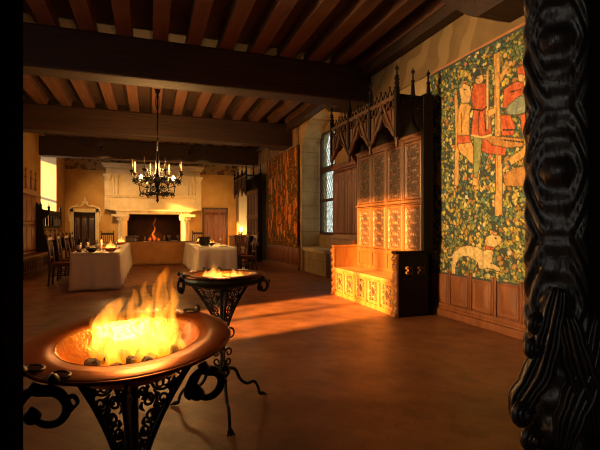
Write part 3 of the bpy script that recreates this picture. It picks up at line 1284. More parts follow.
TAN, RED, FLESH, BLUE, CREAM, BROWN = (.50, .27, .08), (.42, .085, .03), (.54, .33, .13), (.20, .22, .16), (.56, .39, .16), (.36, .17, .05)
shapes = [
    # slim young trees
    (Z8((92, 130), (103, 130), (112, 300), (108, 470), (92, 470), (97, 300)), TAN),
    (Z8((28, 380), (40, 380), (44, 470), (24, 470)), TAN),
    # rearing beast with a red collar
    (Z8((108, 185), (118, 165), (140, 158), (158, 175), (150, 200), (150, 285), (165, 330), (192, 372), (188, 420), (182, 470), (162, 470), (170, 400), (140, 365), (118, 350), (104, 320), (108, 240)), TAN),
    (Z8((104, 286), (152, 284), (155, 308), (106, 314)), RED),
    # companion behind it
    (Z8((112, 110), (128, 88), (152, 100), (158, 130), (150, 160), (122, 162)), FLESH),
    # standing figure in a red tunic, green hose, dark cap
    (Z8((168, 92), (188, 84), (208, 92), (222, 150), (232, 282), (196, 290), (158, 282), (168, 190), (160, 140)), RED),
    (Z8((168, 286), (196, 288), (190, 380), (180, 440), (166, 440)), (.20, .21, .08)),
    (Z8((172, 56), (196, 52), (202, 74), (190, 92), (174, 86)), FLESH),
    (Z8((160, 62), (180, 36), (206, 34), (204, 48), (182, 58), (168, 78)), (.04, .05, .05)),
    (Z8((212, 40), (220, 40), (220, 260), (213, 260)), FLESH),
    # great tree trunk
    (Z8((240, -20), (262, -30), (262, 120), (266, 300), (272, 470), (272, 580), (246, 585), (250, 400), (246, 200), (222, 215), (218, 190), (242, 180), (246, 90)), TAN),
    (Z8((262, 60), (290, 20), (298, 26), (266, 84)), TAN),
    # second figure: red cap and coat, grey sleeve
    (Z8((326, 30), (352, 18), (366, 30), (362, 56), (330, 54)), RED),
    (Z8((330, 54), (356, 56), (350, 84), (334, 82)), FLESH),
    (Z8((280, 110), (322, 82), (350, 86), (346, 130), (300, 180), (276, 178)), RED),
    (Z8((286, 178), (330, 140), (370, 132), (376, 190), (330, 204), (292, 204)), BLUE),
    (Z8((266, 210), (300, 206), (318, 250), (310, 282), (270, 282)), RED),
    (Z8((340, 206), (378, 200), (380, 270), (346, 272)), RED),
    (Z8((206, 282), (300, 292), (350, 296), (352, 322), (290, 328), (210, 310)), BROWN),
    (Z8((200, 290), (236, 320), (286, 330), (280, 356), (220, 350), (196, 340)), RED),
    (Z8((290, 372), (340, 340), (376, 300), (392, 320), (360, 360), (306, 392)), TAN),
    (Z8((276, 430), (320, 404), (380, 396), (400, 420), (400, 476), (282, 470)), BROWN),
    # pale hound
    (ZD((10, 205), (25, 220), (48, 218), (70, 185), (110, 155), (170, 143), (230, 155), (270, 182), (290, 175), (298, 150), (284, 120), (290, 85), (330, 68), (375, 75), (394, 100), (380, 132), (350, 146), (338, 160), (335, 200), (330, 250), (312, 270), (345, 275), (375, 295), (384, 315), (365, 320), (340, 302), (300, 295), (265, 306), (240, 296), (235, 262), (200, 235), (160, 215), (130, 210), (100, 235), (78, 270), (72, 345), (50, 345), (50, 270), (58, 228), (25, 230)), CREAM),
    (ZD((290, 148), (340, 158), (338, 172), (290, 166)), RED),
]
INK = (.04, .03, .02)
strokes = [
    (Z8((160, 184), (196, 190), (214, 176)), .012, INK),
    (Z8((186, 196), (184, 280)), .007, INK), (Z8((204, 190), (212, 280)), .007, INK),
    (Z8((160, 282), (196, 290), (232, 282)), .010, (.55, .40, .16)),
    (Z8((178, 68), (184, 70)), .006, INK), (Z8((130, 110), (138, 112)), .006, INK),
    (Z8((278, 300), (350, 308)), .008, INK), (Z8((276, 262), (316, 262)), .010, INK),
    (Z8((360, 130), (372, 168), (360, 200)), .012, (.50, .46, .32)),
    (Z8((300, 120), (340, 110)), .008, INK), (Z8((120, 200), (122, 270)), .007, INK), (Z8((244, 60), (252, 200), (256, 470)), .008, (.30, .14, .04)),
    (ZD((350, 92), (358, 94)), .008, INK), (ZD((300, 85), (290, 115), (296, 130)), .010, (.42, .28, .12)), (ZD((80, 200), (110, 200), (100, 235)), .006, (.36, .24, .10)),
]
tapestry('hunting_tapestry', 'large green leafy tapestry with red figures, tree trunk and pale running hound', TX, 2.35, 5.62, .60, 3.60, .0115, 5200, shapes, (1, 1, 1), (.050, .056, .040), 3, 1.3, strokes)

rs = random.Random(5)
sh2 = []
for i in range(60):
    cy, cz = rs.uniform(11.95, 15.1), rs.uniform(.9, 3.5)
    w_, h_ = rs.uniform(.05, .15), rs.uniform(.10, .32)
    col = rs.choice([TAN, (.50, .20, .05), FLESH, BROWN, (.60, .36, .12), BLUE])
    sh2.append(([(cy + w_ * math.cos(a) * (1 + .3 * math.sin(3 * a + i)), cz + h_ * math.sin(a)) for a in [j * PI / 8 for j in range(16)]], col))
tapestry('narrow_tapestry', 'golden brown figured tapestry hanging between window niche and far stall', XR - .06, 11.80, 15.28, .66, 3.66, .03, 1500, sh2, (1.2, .74, .34), (.12, .07, .03), 9, 1.5)

# ------------------------------------------------------------------ fireplace
fp = thing('fireplace', 'monumental pale stone fireplace with columns on the back wall', 'fireplace', (0, 0, 0))
FC = .20                                # centre x
fy = YB - .75                           # front of the hood
OW = 1.17                               # half of the opening
hd = MB().box(FC - 1.95, fy + .05, 2.02, FC + 1.95, YB, 4.12)
hd.build('hood', M['stone_carved'], fp)
en = MB()
en.box(FC - 2.15, fy - .12, 3.92, FC + 2.15, YB, 4.02, .02).box(FC - 2.22, fy - .18, 4.02, FC + 2.22, YB, 4.12, .02).box(FC - 2.05, fy - .05, 3.62, FC + 2.05, YB, 3.92, .01)
for i in range(34):
    xx = FC - 2.0 + i * 4.0 / 33
    en.box(xx - .03, fy - .09, 3.84, xx + .03, fy - .03, 3.90)
en.build('top_entablature', M['stone_carved'], fp)
md = MB()
md.box(FC - 2.05, fy - .10, 2.66, FC + 2.05, YB, 2.72, .015).box(FC - 2.02, fy - .05, 2.58, FC + 2.02, YB, 2.66, .01)
for i in range(40):
    xx = FC - 1.95 + i * 3.9 / 39
    md.lathe([(0, -.03), (.03, 0), (0, .03)], (xx, fy - .055, 2.62), 6)
md.build('middle_moulding', M['stone_carved'], fp)
li = MB()
li.box(FC - 1.62, fy - .10, 1.84, FC + 1.62, YB, 1.96, .02).box(FC - 1.70, fy - .16, 1.96, FC + 1.70, YB, 2.05, .02)
for i in range(22):
    xx = FC - 1.5 + i * 3.0 / 21
    li.lathe([(0, -.035), (.045, 0), (0, .035)], (xx, fy - .11, 1.90), 6)
li.build('lintel', M['stone_carved'], fp)
for s in (-1, 1):
    # upper pilaster with capital
    c = MB()
    xx = FC + s * 1.62
    c.lathe([(.13, 2.72), (.13, 2.78), (.10, 2.82), (.095, 3.40), (.10, 3.44), (.12, 3.46), (.17, 3.62)], (xx, fy + .0, 0), 16)
    for a in range(10):
        an_ = a * 2 * PI / 10
        c.lathe([(0, -.05), (.035, 0), (0, .05)], (xx + .13 * math.cos(an_), fy + .13 * math.sin(an_), 3.54), 6)
    c.build('upper_column', M['stone_carved'], fp)
    c = MB()
    xx = FC + s * 1.98
    c.box(xx - .14, fy + .0, 2.05, xx + .14, YB, 3.62, .02)
    c.lathe([(.10, 3.3), (.20, 3.55), (.24, 3.62)], (xx, fy + .05, 0), 12)
    c.build('outer_pilaster', M['stone_carved'], fp)
    # jamb with column and capital
    c = MB()
    xx = FC + s * (OW + .20)
    c.box(xx - .20, fy + .10, 0, xx + .20, YB, 1.84, .02)
    c.build('jamb', M['stone_carved'], fp)
    c = MB()
    c.lathe([(.20, 0), (.20, .12), (.14, .18), (.12, .24), (.11, 1.42), (.14, 1.46)], (xx, fy + .02, 0), 18)
    c.build('column', M['stone_carved'], fp)
    c = MB()
    xo = xx + s * .1
    c.box(xo - .36, fy - .14, 1.72, xo + .36, YB, 1.84, .02)
    c.lathe([(.14, 1.46), (.16, 1.5), (.26, 1.66), (.30, 1.72)], (xx, fy + .05, 0), 14)
    for a in range(10):
        an_ = a * 2 * PI / 10
        c.lathe([(0, -.06), (.05, 0), (0, .06)], (xx + .22 * math.cos(an_), fy + .05 + .22 * math.sin(an_), 1.60), 6)
    c.build('capital', M['stone_carved'], fp)
fb = MB()
fb.box(FC - OW, YB - .03, .0, FC + OW, YB - .005, 1.95)
fb.box(FC - OW, fy + .1, 0, FC - OW + .02, YB, 1.85).box(FC + OW - .02, fy + .1, 0, FC + OW, YB, 1.85)
fb.box(FC - OW, fy + .1, 1.82, FC + OW, YB, 1.845)
fb.build('firebox', M['soot'], fp)
MB().box(FC - 1.6, fy - .35, 0, FC + 1.6, YB, .12, .015).build('hearth', M['stone'], fp)

# things in the hearth
for i, (xx, yy, zz, ln, tilt) in enumerate(((-.05, .46, .385, .85, .0), (.05, .27, .385, .8, .0), (.0, .365, .50, .7, .0))):
    lg = MB().tube([(-ln / 2, 0, -tilt * .3), (0, .02, 0), (ln / 2, 0, tilt * .3)], [.07, .075, .06], 10).build('log', M['ember' if i == 2 else 'log'], loc=(FC + xx, fy + yy, zz))
    tag(lg, ['charred log lying at back of fireplace fire', 'charred log lying at front of fireplace fire', 'charred log resting on top of the other two in the fireplace'][i], 'log', 'logs in the fireplace')
for s in (-1, 1):
    a = MB()
    a.box(-.02, -.0, .12, .02, .52, .185)
    a.box(-.10, -.03, 0, -.05, .03, .14).box(.05, -.03, 0, .10, .03, .14).box(-.10, -.03, .12, .10, .03, .18)
    a.lathe([(.03, .15), (.025, .5), (.05, .54), (.03, .6), (.055, .66), (.03, .72), (0, .75)], (0, 0, 0), 10)
    o = a.build('andiron', M['iron'], loc=(FC + s * .45, fy + .15, .12))
    tag(o, 'black iron andiron on the %s side of the fireplace fire' % ('left' if s < 0 else 'right'), 'andiron', 'andirons in the fireplace')
plate = MB().box(-.45, 0, 0, .45, .04, .8, .02)
plate.prism([(-.3, .8), (-.2, .9), (0, .95), (.2, .9), (.3, .8)], 'y', 0, .04)
tag(plate.build('fireback', M['soot'], loc=(FC + .1, YB - .08, .12)), 'cast iron fireback standing behind the hearth fire', 'fireback')


def flames(name, label, tongues, material, loc, group=None, vox=.0042):
    """tongues: list of (points, radii, flattening) in local metres; one closed body each, one object"""
    b_ = MB()
    for pts, rad, fl in tongues:
        Pp = crom(pts, 7)
        b_.tube(Pp, rad, 14, flat=fl)
    bmesh.ops.recalc_face_normals(b_.bm, faces=b_.bm.faces)
    o = b_.build(name, material, loc=loc)
    rm = o.modifiers.new('one_body', 'REMESH')
    rm.mode = 'VOXEL'
    rm.voxel_size = vox
    return tag(o, label, 'fire', group)


flames('hearth_fire', 'thin red flame curling up inside the back fireplace', [
    ([(0, 0, 0), (.02, 0, .15), (-.06, .02, .35), (.04, .02, .6), (-.02, .02, .82), (.06, .02, 1.05), (.03, .02, 1.25)], [.05, .09, .05, .04, .035, .03, .004], .7),
    ([(-.16, .05, 0), (-.18, .05, .12), (-.15, .05, .26)], [.05, .08, .004], .7),
    ([(.18, .04, 0), (.2, .04, .1), (.17, .04, .22)], [.05, .08, .004], .7),
], M['fire_hearth'], (FC - .02, fy + .34, .56), vox=.02)
point('hearth_fire_light', (FC, fy + .22, .75), 55, (1, .36, .07), .15)

# ------------------------------------------------------------------ doors in the back wall
for nm, xc, w_, h_, surround in (('door_1', -2.80, .88, 1.92, True), ('door_2', 3.08, 1.08, 2.12, False)):
    d = thing(nm, None, None)
    d['kind'] = 'structure'
    dm = M['dark'] if surround else M['panel']
    MB().box(xc - w_ / 2, YB - .05, 0, xc + w_ / 2, YB, h_).build('door_leaf', dm, d)
    for i in range(3):
        pw_ = w_ / 3
        MB().relief((xc - w_ / 2 + i * pw_ + .03, YB - .05, .15), (pw_ - .06, 0, 0), (0, 0, h_ - .3), (0, -1, 0), 10, 10, linenfold(2), .03, low=0).build('door_panel', M['walnut'] if surround else M['panel'], d)
    MB().lathe([(0, -.03), (.03, 0), (0, .03)], (xc + w_ * .38, YB - .08, 1.0), 8).build('door_handle', M['iron'], d)
    sr = MB()
    fm_ = M['stone_carved'] if surround else M['walnut']
    t_ = .16 if surround else .09
    sr.box(xc - w_ / 2 - t_, YB - .10, 0, xc - w_ / 2, YB, h_ + t_, .02).box(xc + w_ / 2, YB - .10, 0, xc + w_ / 2 + t_, YB, h_ + t_, .02).box(xc - w_ / 2 - t_, YB - .10, h_, xc + w_ / 2 + t_, YB, h_ + t_, .02)
    if surround:
        for s in (-1, 1):
            sr.tube(crom([(xc + s * .62, YB - .05, 1.5), (xc + s * .66, YB - .05, 1.98), (xc + s * .45, YB - .05, 2.17), (xc + s * .15, YB - .05, 2.22), (xc, YB - .05, 2.44)], 6), .05, 8)
            for q in ((.55, 2.14), (.3, 2.25), (.1, 2.36)):
                sr.lathe([(0, -.06), (.06, 0), (0, .07)], (xc + s * q[0], YB - .06, q[1]), 6)
        sr.lathe([(0, -.08), (.08, 0), (.04, .06), (.06, .1), (0, .18)], (xc, YB - .06, 2.48), 8)
    sr.build('door_frame', fm_, d)

# ------------------------------------------------------------------ left wall furniture
ls = thing('choir_bench', 'panelled wooden bench with pinnacled back along the left wall', 'bench', (0, 0, 0))
LY0, LY1 = 10.6, 15.2
MB().box(XL + .005, LY0, 0, XL + .27, LY1, 2.30).build('back_board', M['panel'], ls)
n = 8
w_ = (LY1 - LY0) / n
for i in range(n):
    for z0, z1 in ((.55, 1.35), (1.42, 2.18)):
        MB().relief((XL + .27, LY0 + i * w_ + .04, z0), (0, w_ - .08, 0), (0, 0, z1 - z0), (1, 0, 0), 12, 12, linenfold(3), .03, low=0).build('back_panel', M['panel'], ls)
MB().box(XL + .005, LY0, 2.20, XL + .36, LY1, 2.36, .02).build('cornice', M['panel'], ls)
for i in range(n + 1):
    p = MB().lathe([(.05, 2.36), (.035, 2.42), (.025, 2.66), (.05, 2.70), (.02, 2.74), (.015, 2.86), (.04, 2.90), (.012, 2.95), (0, 3.0)], (XL + .28, LY0 + i * w_ - (.0 if i < n else .05), 0), 8)
    p.build('pinnacle', M['panel'], ls)
MB().box(XL + .27, LY0, .0, XL + .58, LY1, .45).box(XL + .27, LY0, .45, XL + .62, LY1, .50, .01).build('seat', M['panel'], ls)
fa = MB()
fa.box(XL + .58, LY0, 0, XL + .60, LY1, .12).box(XL + .58, LY0, .38, XL + .60, LY1, .45)
k = int((LY1 - LY0) / .16)
for i in range(k + 1):
    yy = LY0 + i * (LY1 - LY0 - .06) / k
    fa.box(XL + .58, yy, .12, XL + .60, yy + .06, .38)
fa.build('slotted_front', M['joist'], ls)
ed = MB()
ed.prism([(XL + .27, 0), (XL + .62, 0), (XL + .62, .95), (XL + .50, 1.05), (XL + .46, 1.5), (XL + .64, 1.66), (XL + .64, 1.78), (XL + .45, 1.82), (XL + .27, 2.05)], 'y', LY1, LY1 + .10)
ed.build('bench_end', M['dark'], ls)
for xx in (.62, .4):
    MB().lathe([(.04, 1.74), (.03, 1.84), (.045, 1.88), (.015, 1.92), (0, 2.06)], (XL + xx, LY1 + .05, 0), 8).build('finial', M['dark'], ls)

# open-backed settle before the left niche
st = thing('carved_settle', 'dark carved settle with arcaded back in front of the left window niche', 'settle', (0, 0, 0))
SY0, SY1, SX = 15.75, 18.9, XL + .25
b = MB()
b.box(SX, SY0, 1.68, SX + .08, SY1, 1.84, .02)
b.box(SX, SY0, 1.22, SX + .08, SY1, 1.30, .01)
ns = 7
for i in range(ns + 1):
    yy = SY0 + i * (SY1 - SY0 - .07) / ns
    b.box(SX, yy, 1.25, SX + .07, yy + .07, 1.70)
b.build('arcade_back', M['dark'], st)
b = MB()
for i in range(ns):
    y_a, y_b = SY0 + i * (SY1 - SY0 - .07) / ns, SY0 + (i + 1) * (SY1 - SY0 - .07) / ns
    b.tube([(SX + .035, (y_a + y_b) / 2 + .035 + (y_b - y_a) / 2 * math.cos(a), 1.5 + .19 * math.sin(a)) for a in [PI * j / 10 for j in range(11)]], .025, 6)
b.build('back_arches', M['dark'], st)
for i in range(4):
    w_ = (SY1 - SY0) / 4
    MB().relief((SX + .08, SY0 + i * w_ + .04, .5), (0, w_ - .08, 0), (0, 0, .70), (1, 0, 0), 14, 14, tracery(2, 2), .02).build('back_panel', [M['panel'], M['oak_recess_shade']], st)
MB().box(SX, SY0, 0, SX + .08, SY1, 1.22).build('back_board', M['panel'], st)
MB().box(SX + .08, SY0, .0, SX + .55, SY1, .40).box(SX + .08, SY0, .40, SX + .58, SY1, .46, .01).build('seat', M['panel'], st)
for yy in (SY0, SY1):
    MB().box(SX - .01, yy - .05, 0, SX + .60, yy + .03, .85, .02).lathe([(.04, 1.84), (.03, 1.92), (.05, 1.97), (.015, 2.02), (0, 2.12)], (SX + .04, yy, 0), 8).box(SX - .01, yy - .05, .85, SX + .09, yy + .03, 1.84, .01).build('settle_end', M['dark'], st)

# ------------------------------------------------------------------ tablecloths


def cloth(name, label, x0, x1, y0, y1, z, material, amp=.042, flare=.035, seed=1):
    """long cloth to the floor: flat top, wavy skirts that open out at the hem"""
    rng = random.Random(seed)
    per = []
    step = .05
    def run(a, b, fix, ax):
        n_ = max(2, int(abs(b - a) / step))
        for i in range(n_):
            q = a + (b - a) * i / n_
            per.append((q, fix) if ax == 'x' else (fix, q))
    run(x0, x1, y0, 'x'); run(y0, y1, x1, 'y'); run(x1, x0, y1, 'x'); run(y1, y0, x0, 'y')
    cx, cy = (x0 + x1) / 2, (y0 + y1) / 2
    N = len(per)
    ph = [rng.uniform(0, 6.28) for _ in range(4)]
    bm = bmesh.new()
    rows = []
    R_ = 9
    for j in range(R_ + 1):
        d = j / R_
        row = []
        for i, (px, py) in enumerate(per):
            nx = -1 if px <= x0 + 1e-6 else (1 if px >= x1 - 1e-6 else 0)
            ny = -1 if py <= y0 + 1e-6 else (1 if py >= y1 - 1e-6 else 0)
            s = px + py * 1.0
            wv = amp * (math.sin(s * 9 + ph[0]) + .6 * math.sin(s * 17 + ph[1]) + .4 * math.sin(s * 31 + ph[2]))
            dc = min(abs(px - x0), abs(px - x1)) if nx == 0 else min(abs(py - y0), abs(py - y1))
            corner = math.exp(-(dc / .14) ** 2)
            out = d * (wv * .8 + .02) + flare * d * corner
            row.append(bm.verts.new((px + nx * out, py + ny * out, z - d * (z - .012))))
        rows.append(row)
    for j in range(R_):
        for i in range(N):
            f = bm.faces.new((rows[j][i], rows[j + 1][i], rows[j + 1][(i + 1) % N], rows[j][(i + 1) % N]))
            f.smooth = True
    bm.faces.new(rows[0][::1])
    bmesh.ops.recalc_face_normals(bm, faces=bm.faces)
    mb_ = MB()
    mb_.add(bm)
    o = mb_.build(name, material)
    so = o.modifiers.new('thickness', 'SOLIDIFY')
    so.thickness = .006
    so.offset = -1
    return tag(o, label, 'tablecloth')


TZ = .76
cloth('tablecloth', 'white tablecloth to the floor over the long left banquet table', -1.50, -.60, 9.60, 15.0, TZ, M['linen'], seed=2)
cloth('tablecloth', 'white tablecloth to the floor over the right banquet table with black pot', 1.12, 2.08, 10.85, 15.0, TZ, M['linen'], seed=3)
cloth('tablecloth', 'ochre tablecloth over the cross table in front of the fireplace', -1.50, 2.08, 15.20, 16.15, TZ, M['linen_ochre'], amp=.012, flare=.03, seed=4)

# ------------------------------------------------------------------ chairs


def build_chair(label, loc, rz):
    """seat faces local -y... the back stands at +y"""
    t = thing('dining_chair', label, 'chair', loc, rz, 'dining chairs round the banquet tables')
    for sx in (-1, 1):
        MB().tube([(sx * .20, -.19, 0), (sx * .20, -.19, .44)], [.02, .024], 8).build('leg', M['walnut'], t)
        MB().tube(crom([(sx * .20, .23, 0), (sx * .20, .20, .44), (sx * .20, .22, .75), (sx * .20, .27, 1.08)], 4), [.021, .024, .022, .018], 8).lathe([(.02, 0), (.026, .02), (0, .05)], (sx * .20, .27, 1.08), 8).build('leg', M['walnut'], t)
    MB().box(-.22, -.22, .42, .22, .21, .455, .01).build('seat', M['walnut'], t)
    MB().box(-.205, -.205, .455, .205, .18, .50, .02).build('seat_pad', M['redcloth'], t)
    b_ = MB()
    b_.box(-.20, .235, .98, .20, .265, 1.06, .01).box(-.20, .205, .58, .20, .235, .63, .008)
    for i in range(5):
        xx = -.13 + i * .065
        b_.tube([(xx, .22, .62), (xx, .25, .99)], .009, 6)
    b_.build('backrest', M['walnut'], t)
    b_ = MB()
    b_.tube([(-.20, -.19, .18), (.20, -.19, .18)], .011, 6).tube([(-.2, -.19, .22), (-.2, .22, .22)], .011, 6).tube([(.2, -.19, .22), (.2, .22, .22)], .011, 6)
    b_.build('stretcher', M['walnut'], t)
    return t


ch = build_chair('dark slatted chair nearest the camera at the left side of the left white table', (-1.84, 10.75, 0), R(90))
for lab, loc, rz in (
        ('dark slatted chair second along the left side of the left white table', (-1.85, 11.75, 0), R(92)),
        ('dark slatted chair third along the left side of the left white table', (-1.84, 12.7, 0), R(88)),
        ('dark slatted chair farthest along the left side of the left white table', (-1.85, 13.7, 0), R(90)),
        ('slatted chair with lit back behind the left end of the ochre table', (-1.42, 16.58, 0), R(4)),
        ('slatted chair nearest the camera at the right side of the right white table', (2.48, 11.5, 0), R(-90)),
        ('slatted chair second along the right side of the right white table', (2.50, 12.6, 0), R(-92)),
        ('slatted chair third along the right side of the right white table', (2.48, 13.7, 0), R(-88)),
        ('slatted chair behind the right end of the ochre table', (1.72, 16.55, 0), R(-3))):
    dup(ch, lab, loc, rz)

# ------------------------------------------------------------------ tableware


def plate_at(x, y, label, r=.13):
    o = MB().lathe([(0, 0), (r * .6, 0), (r, .018), (r, .024), (r * .62, .008), (0, .008)], (0, 0, 0), 20).build('plate', M['ceramic'], loc=(x, y, TZ))
    return tag(o, label, 'plate', 'plates on the banquet tables')


def goblet_at(x, y, label, m_='pewter', s=1.0):
    t = thing('goblet', label, 'goblet', (x, y, TZ), 0, 'goblets on the banquet tables')
    MB().lathe([(0, 0), (.04 * s, 0), (.04 * s, .008), (.01 * s, .02)], (0, 0, 0), 14).build('foot', M[m_], t)
    MB().lathe([(.01 * s, .018), (.008 * s, .06), (.014 * s, .075), (.009 * s, .10 * s)], (0, 0, 0), 12).build('stem', M[m_], t)
    MB().lathe([(0, .095 * s), (.03 * s, .11 * s), (.044 * s, .15 * s), (.04 * s, .20 * s), (.036 * s, .20 * s), (.04 * s, .15 * s), (.026 * s, .116 * s), (0, .105 * s)], (0, 0, 0), 16).build('cup', M[m_], t)
    return t


def bottle_at(x, y, label):
    t = thing('wine_bottle', label, 'bottle', (x, y, TZ), 0)
    MB().lathe([(0, 0), (.042, 0), (.045, .01), (.045, .19), (.03, .24), (.015, .26), (.014, .31), (.018, .315), (.018, .325), (0, .325)], (0, 0, 0), 16).build('bottle_body', M['bottle'], t)
    MB().lathe([(.0455, .06), (.0458, .06), (.0458, .15), (.0455, .15)], (0, 0, 0), 16, closed=True).build('bottle_label', M['ceramic'], t)
    return t


def fire_bowl(x, y, label, flabel, s=1.0, lab_m='terra'):
    o = MB().lathe([(0, 0), (.07 * s, 0), (.075 * s, .012), (.13 * s, .06), (.14 * s, .075), (.128 * s, .075), (.07 * s, .022), (0, .02)], (0, 0, 0), 20).build('fire_bowl', M[lab_m], loc=(x, y, TZ))
    tag(o, label, 'bowl', 'fire bowls on the banquet tables')
    flames('bowl_fire', flabel, [
        ([(-.02, 0, 0), (-.03, 0, .07), (0, 0, .14), (-.01, 0, .24)], [.03 * s, .055 * s, .03 * s, .003], .8),
        ([(.04, .01, 0), (.05, .01, .06), (.035, .01, .15)], [.025 * s, .04 * s, .003], .8),
        ([(-.06, .0, 0), (-.07, .0, .05), (-.055, .0, .11)], [.02 * s, .03 * s, .003], .8)], M['fire_small'], (x, y, TZ + .035), 'small fires on the banquet tables')
    point('bowl_fire_light', (x, y, TZ + .26), 16, (1, .45, .12), .05)


def loaf_at(x, y, rz, label):
    b_ = MB().tube(crom([(-.13, 0, .045), (-.06, 0, .052), (.06, 0, .052), (.13, 0, .045)], 5), [.018, .05, .055, .05, .018], 12)
    o = b_.build('bread_loaf', M['bread'], loc=(x, y, TZ))
    o.rotation_euler = (0, 0, rz)
    return tag(o, label, 'bread', 'loaves on the left table')


def bowl_at(x, y, m_, label, s=1.0):
    o = MB().lathe([(0, 0), (.06 * s, 0), (.065 * s, .012), (.12 * s, .07), (.125 * s, .08), (.115 * s, .08), (.06 * s, .02), (0, .018)], (0, 0, 0), 20).build('bowl', M[m_], loc=(x, y, TZ))
    return tag(o, label, 'bowl')


# left table
bottle_at(-1.38, 9.85, 'dark wine bottle at the near left corner of the left table')
bottle_at(-1.36, 10.9, 'dark wine bottle standing farther up the left edge of the left table')
goblet_at(-1.27, 10.08, 'pewter goblet beside the nearest wine bottle on the left table')
goblet_at(-1.20, 11.2, 'pewter goblet up the left table behind the white candle')
goblet_at(-.72, 10.6, 'pewter goblet by the inner edge of the left table beside the orange fire bowl')
bowl_at(-1.13, 9.80, 'iron', 'black bowl near the front edge of the left table')
plate_at(-1.22, 10.42, 'cream plate behind the nearest goblet on the left table')
plate_at(-.80, 11.6, 'cream plate by the inner edge of the left table past the fire bowl')
plate_at(-1.25, 12.3, 'cream plate on the left edge halfway up the left table')
loaf_at(-1.02, 10.9, .4, 'bread loaf at an angle behind the black bowl')
loaf_at(-.98, 12.0, -.5, 'bread loaf halfway up the left table')
fire_bowl(-.80, 10.05, 'terracotta fire bowl near the front of the left table', 'flames in the fire bowl near the front of the left table', 1.15)
fire_bowl(-.80, 13.6, 'terracotta fire bowl near the far end of the left table', 'flames in the fire bowl near the far end of the left table', 1.25)


def candle_at(x, y, label):
    t = thing('table_candle', label, 'candle', (x, y, TZ), 0)
    MB().lathe([(0, 0), (.05, 0), (.05, .01), (.02, .02), (.018, .05), (.028, .055), (0, .056)], (0, 0, 0), 14).build('holder', M['pewter'], t)
    MB().lathe([(0, .05), (.02, .05), (.02, .24), (0, .245)], (0, 0, 0), 12).build('candle_stick', M['wax'], t)
    return t


candle_at(-1.0, 10.25, 'unlit white candle on the left table behind the black bowl')
# cross table
for i, (xx, yy, lab) in enumerate(((-.42, 15.45, 'goblet at the left of the ochre cross table'), (.62, 15.42, 'goblet right of centre on the ochre cross table'), (.92, 15.48, 'goblet at the far right of the ochre cross table'))):
    goblet_at(xx, yy, lab, 'pewter', 1.15)
plate_at(-.12, 15.42, 'cream plate left of centre on the ochre cross table')
plate_at(.32, 15.42, 'cream plate at the middle of the ochre cross table')
plate_at(.80, 15.75, 'cream plate between goblets at right of the ochre cross table')
bx_ = thing('wooden_casket', 'dark wooden casket at the left end of the ochre cross table', 'box', (-.62, 15.7, TZ))
MB().box(-.16, -.1, 0, .16, .1, .14, .01).build('box_body', M['walnut'], bx_)
MB().box(-.165, -.105, .14, .165, .105, .20, .03).build('lid', M['walnut'], bx_)
# right table
pt = thing('cauldron', 'black iron pot with handles on the right white table', 'pot', (1.38, 11.75, TZ))
MB().lathe([(0, 0), (.10, 0), (.13, .03), (.15, .12), (.135, .20), (.17, .24), (.17, .255), (.14, .25), (.12, .2), (.13, .12), (.1, .04), (0, .03)], (0, 0, 0), 20).build('pot_body', M['iron'], pt)
for s in (-1, 1):
    MB().tube([(s * (.15 + .05 * math.sin(a)), 0, .17 + .045 * math.cos(a)) for a in [PI * j / 8 for j in range(9)]], .01, 6).build('handle', M['iron'], pt)
fire_bowl(1.42, 13.2, 'terracotta fire bowl at the middle of the right table', 'flames in the fire bowl at the middle of the right table', 1.2)
fire_bowl(1.62, 12.1, 'small black fire bowl beside the iron pot on the right table', 'small flames in the black bowl beside the iron pot', .75, 'iron')
plate_at(1.80, 11.3, 'cream plate near the right front corner of the right table')
plate_at(1.35, 11.2, 'cream plate in front of the iron pot on the right table')
goblet_at(1.95, 12.5, 'pewter goblet at the right edge of the right table')

# lamp in the far right alcove on a dark chest
cs = thing('chest', 'dark wooden chest in the lit alcove at the far right', 'chest', (3.95, 20.0, 0))
MB().box(-.35, -.65, .05, .30, .65, .78, .02).build('chest_body', M['dark'], cs)
MB().box(-.38, -.68, .78, .33, .68, .84, .015).build('lid', M['dark'], cs)
lm = thing('table_lamp', 'small lit lamp on the chest in the far right alcove', 'lamp', (4.0, 19.75, .84))
MB().lathe([(0, 0), (.06, 0), (.05, .02), (.015, .04), (.015, .22)], (0, 0, 0), 12).build('base', M['brass'], lm)
MB().lathe([(0, .22), (.05, .24), (.075, .31), (.05, .38), (0, .40)], (0, 0, 0), 14).build('globe', M['bulb'], lm)
point('alcove_lamp_light', (4.0, 19.75, 1.36), 55, (1, .66, .26), .08)

# ------------------------------------------------------------------ chandelier
CX, CY = .16, 10.3
cd = thing('chandelier', 'black wrought iron chandelier of scrolled arms and candles hanging over the tables', 'chandelier', (CX, CY, 0))
b = MB()
b.lathe([(0, ZJ), (.06, ZJ), (.06, 4.36), (.03, 4.30), (.02, 4.24)], (0, 0, 0), 12)
for s in (-1, 1):
    b.tube([(s * .03, 0, 4.26), (s * .035, 0, 4.05), (0, 0, 3.92)], .010, 6)
b.tube([(0, 0, 4.26), (0, 0, 2.9)], .014, 8)
b.lathe([(.012, 3.30), (.03, 3.26), (.012, 3.22)], (0, 0, 0), 10)
b.build('hanging_rod', M['iron'], cd)
b = MB()
b.lathe([(.012, 3.0), (.035, 2.95), (.03, 2.80), (.05, 2.76), (.035, 2.70), (.045, 2.55), (.09, 2.45), (.10, 2.36), (.06, 2.26), (.04, 2.16), (.06, 2.10), (.03, 2.02), (.02, 1.92), (.035, 1.88), (0, 1.82)], (0, 0, 0), 14)
b.build('central_shaft', M['iron'], cd)


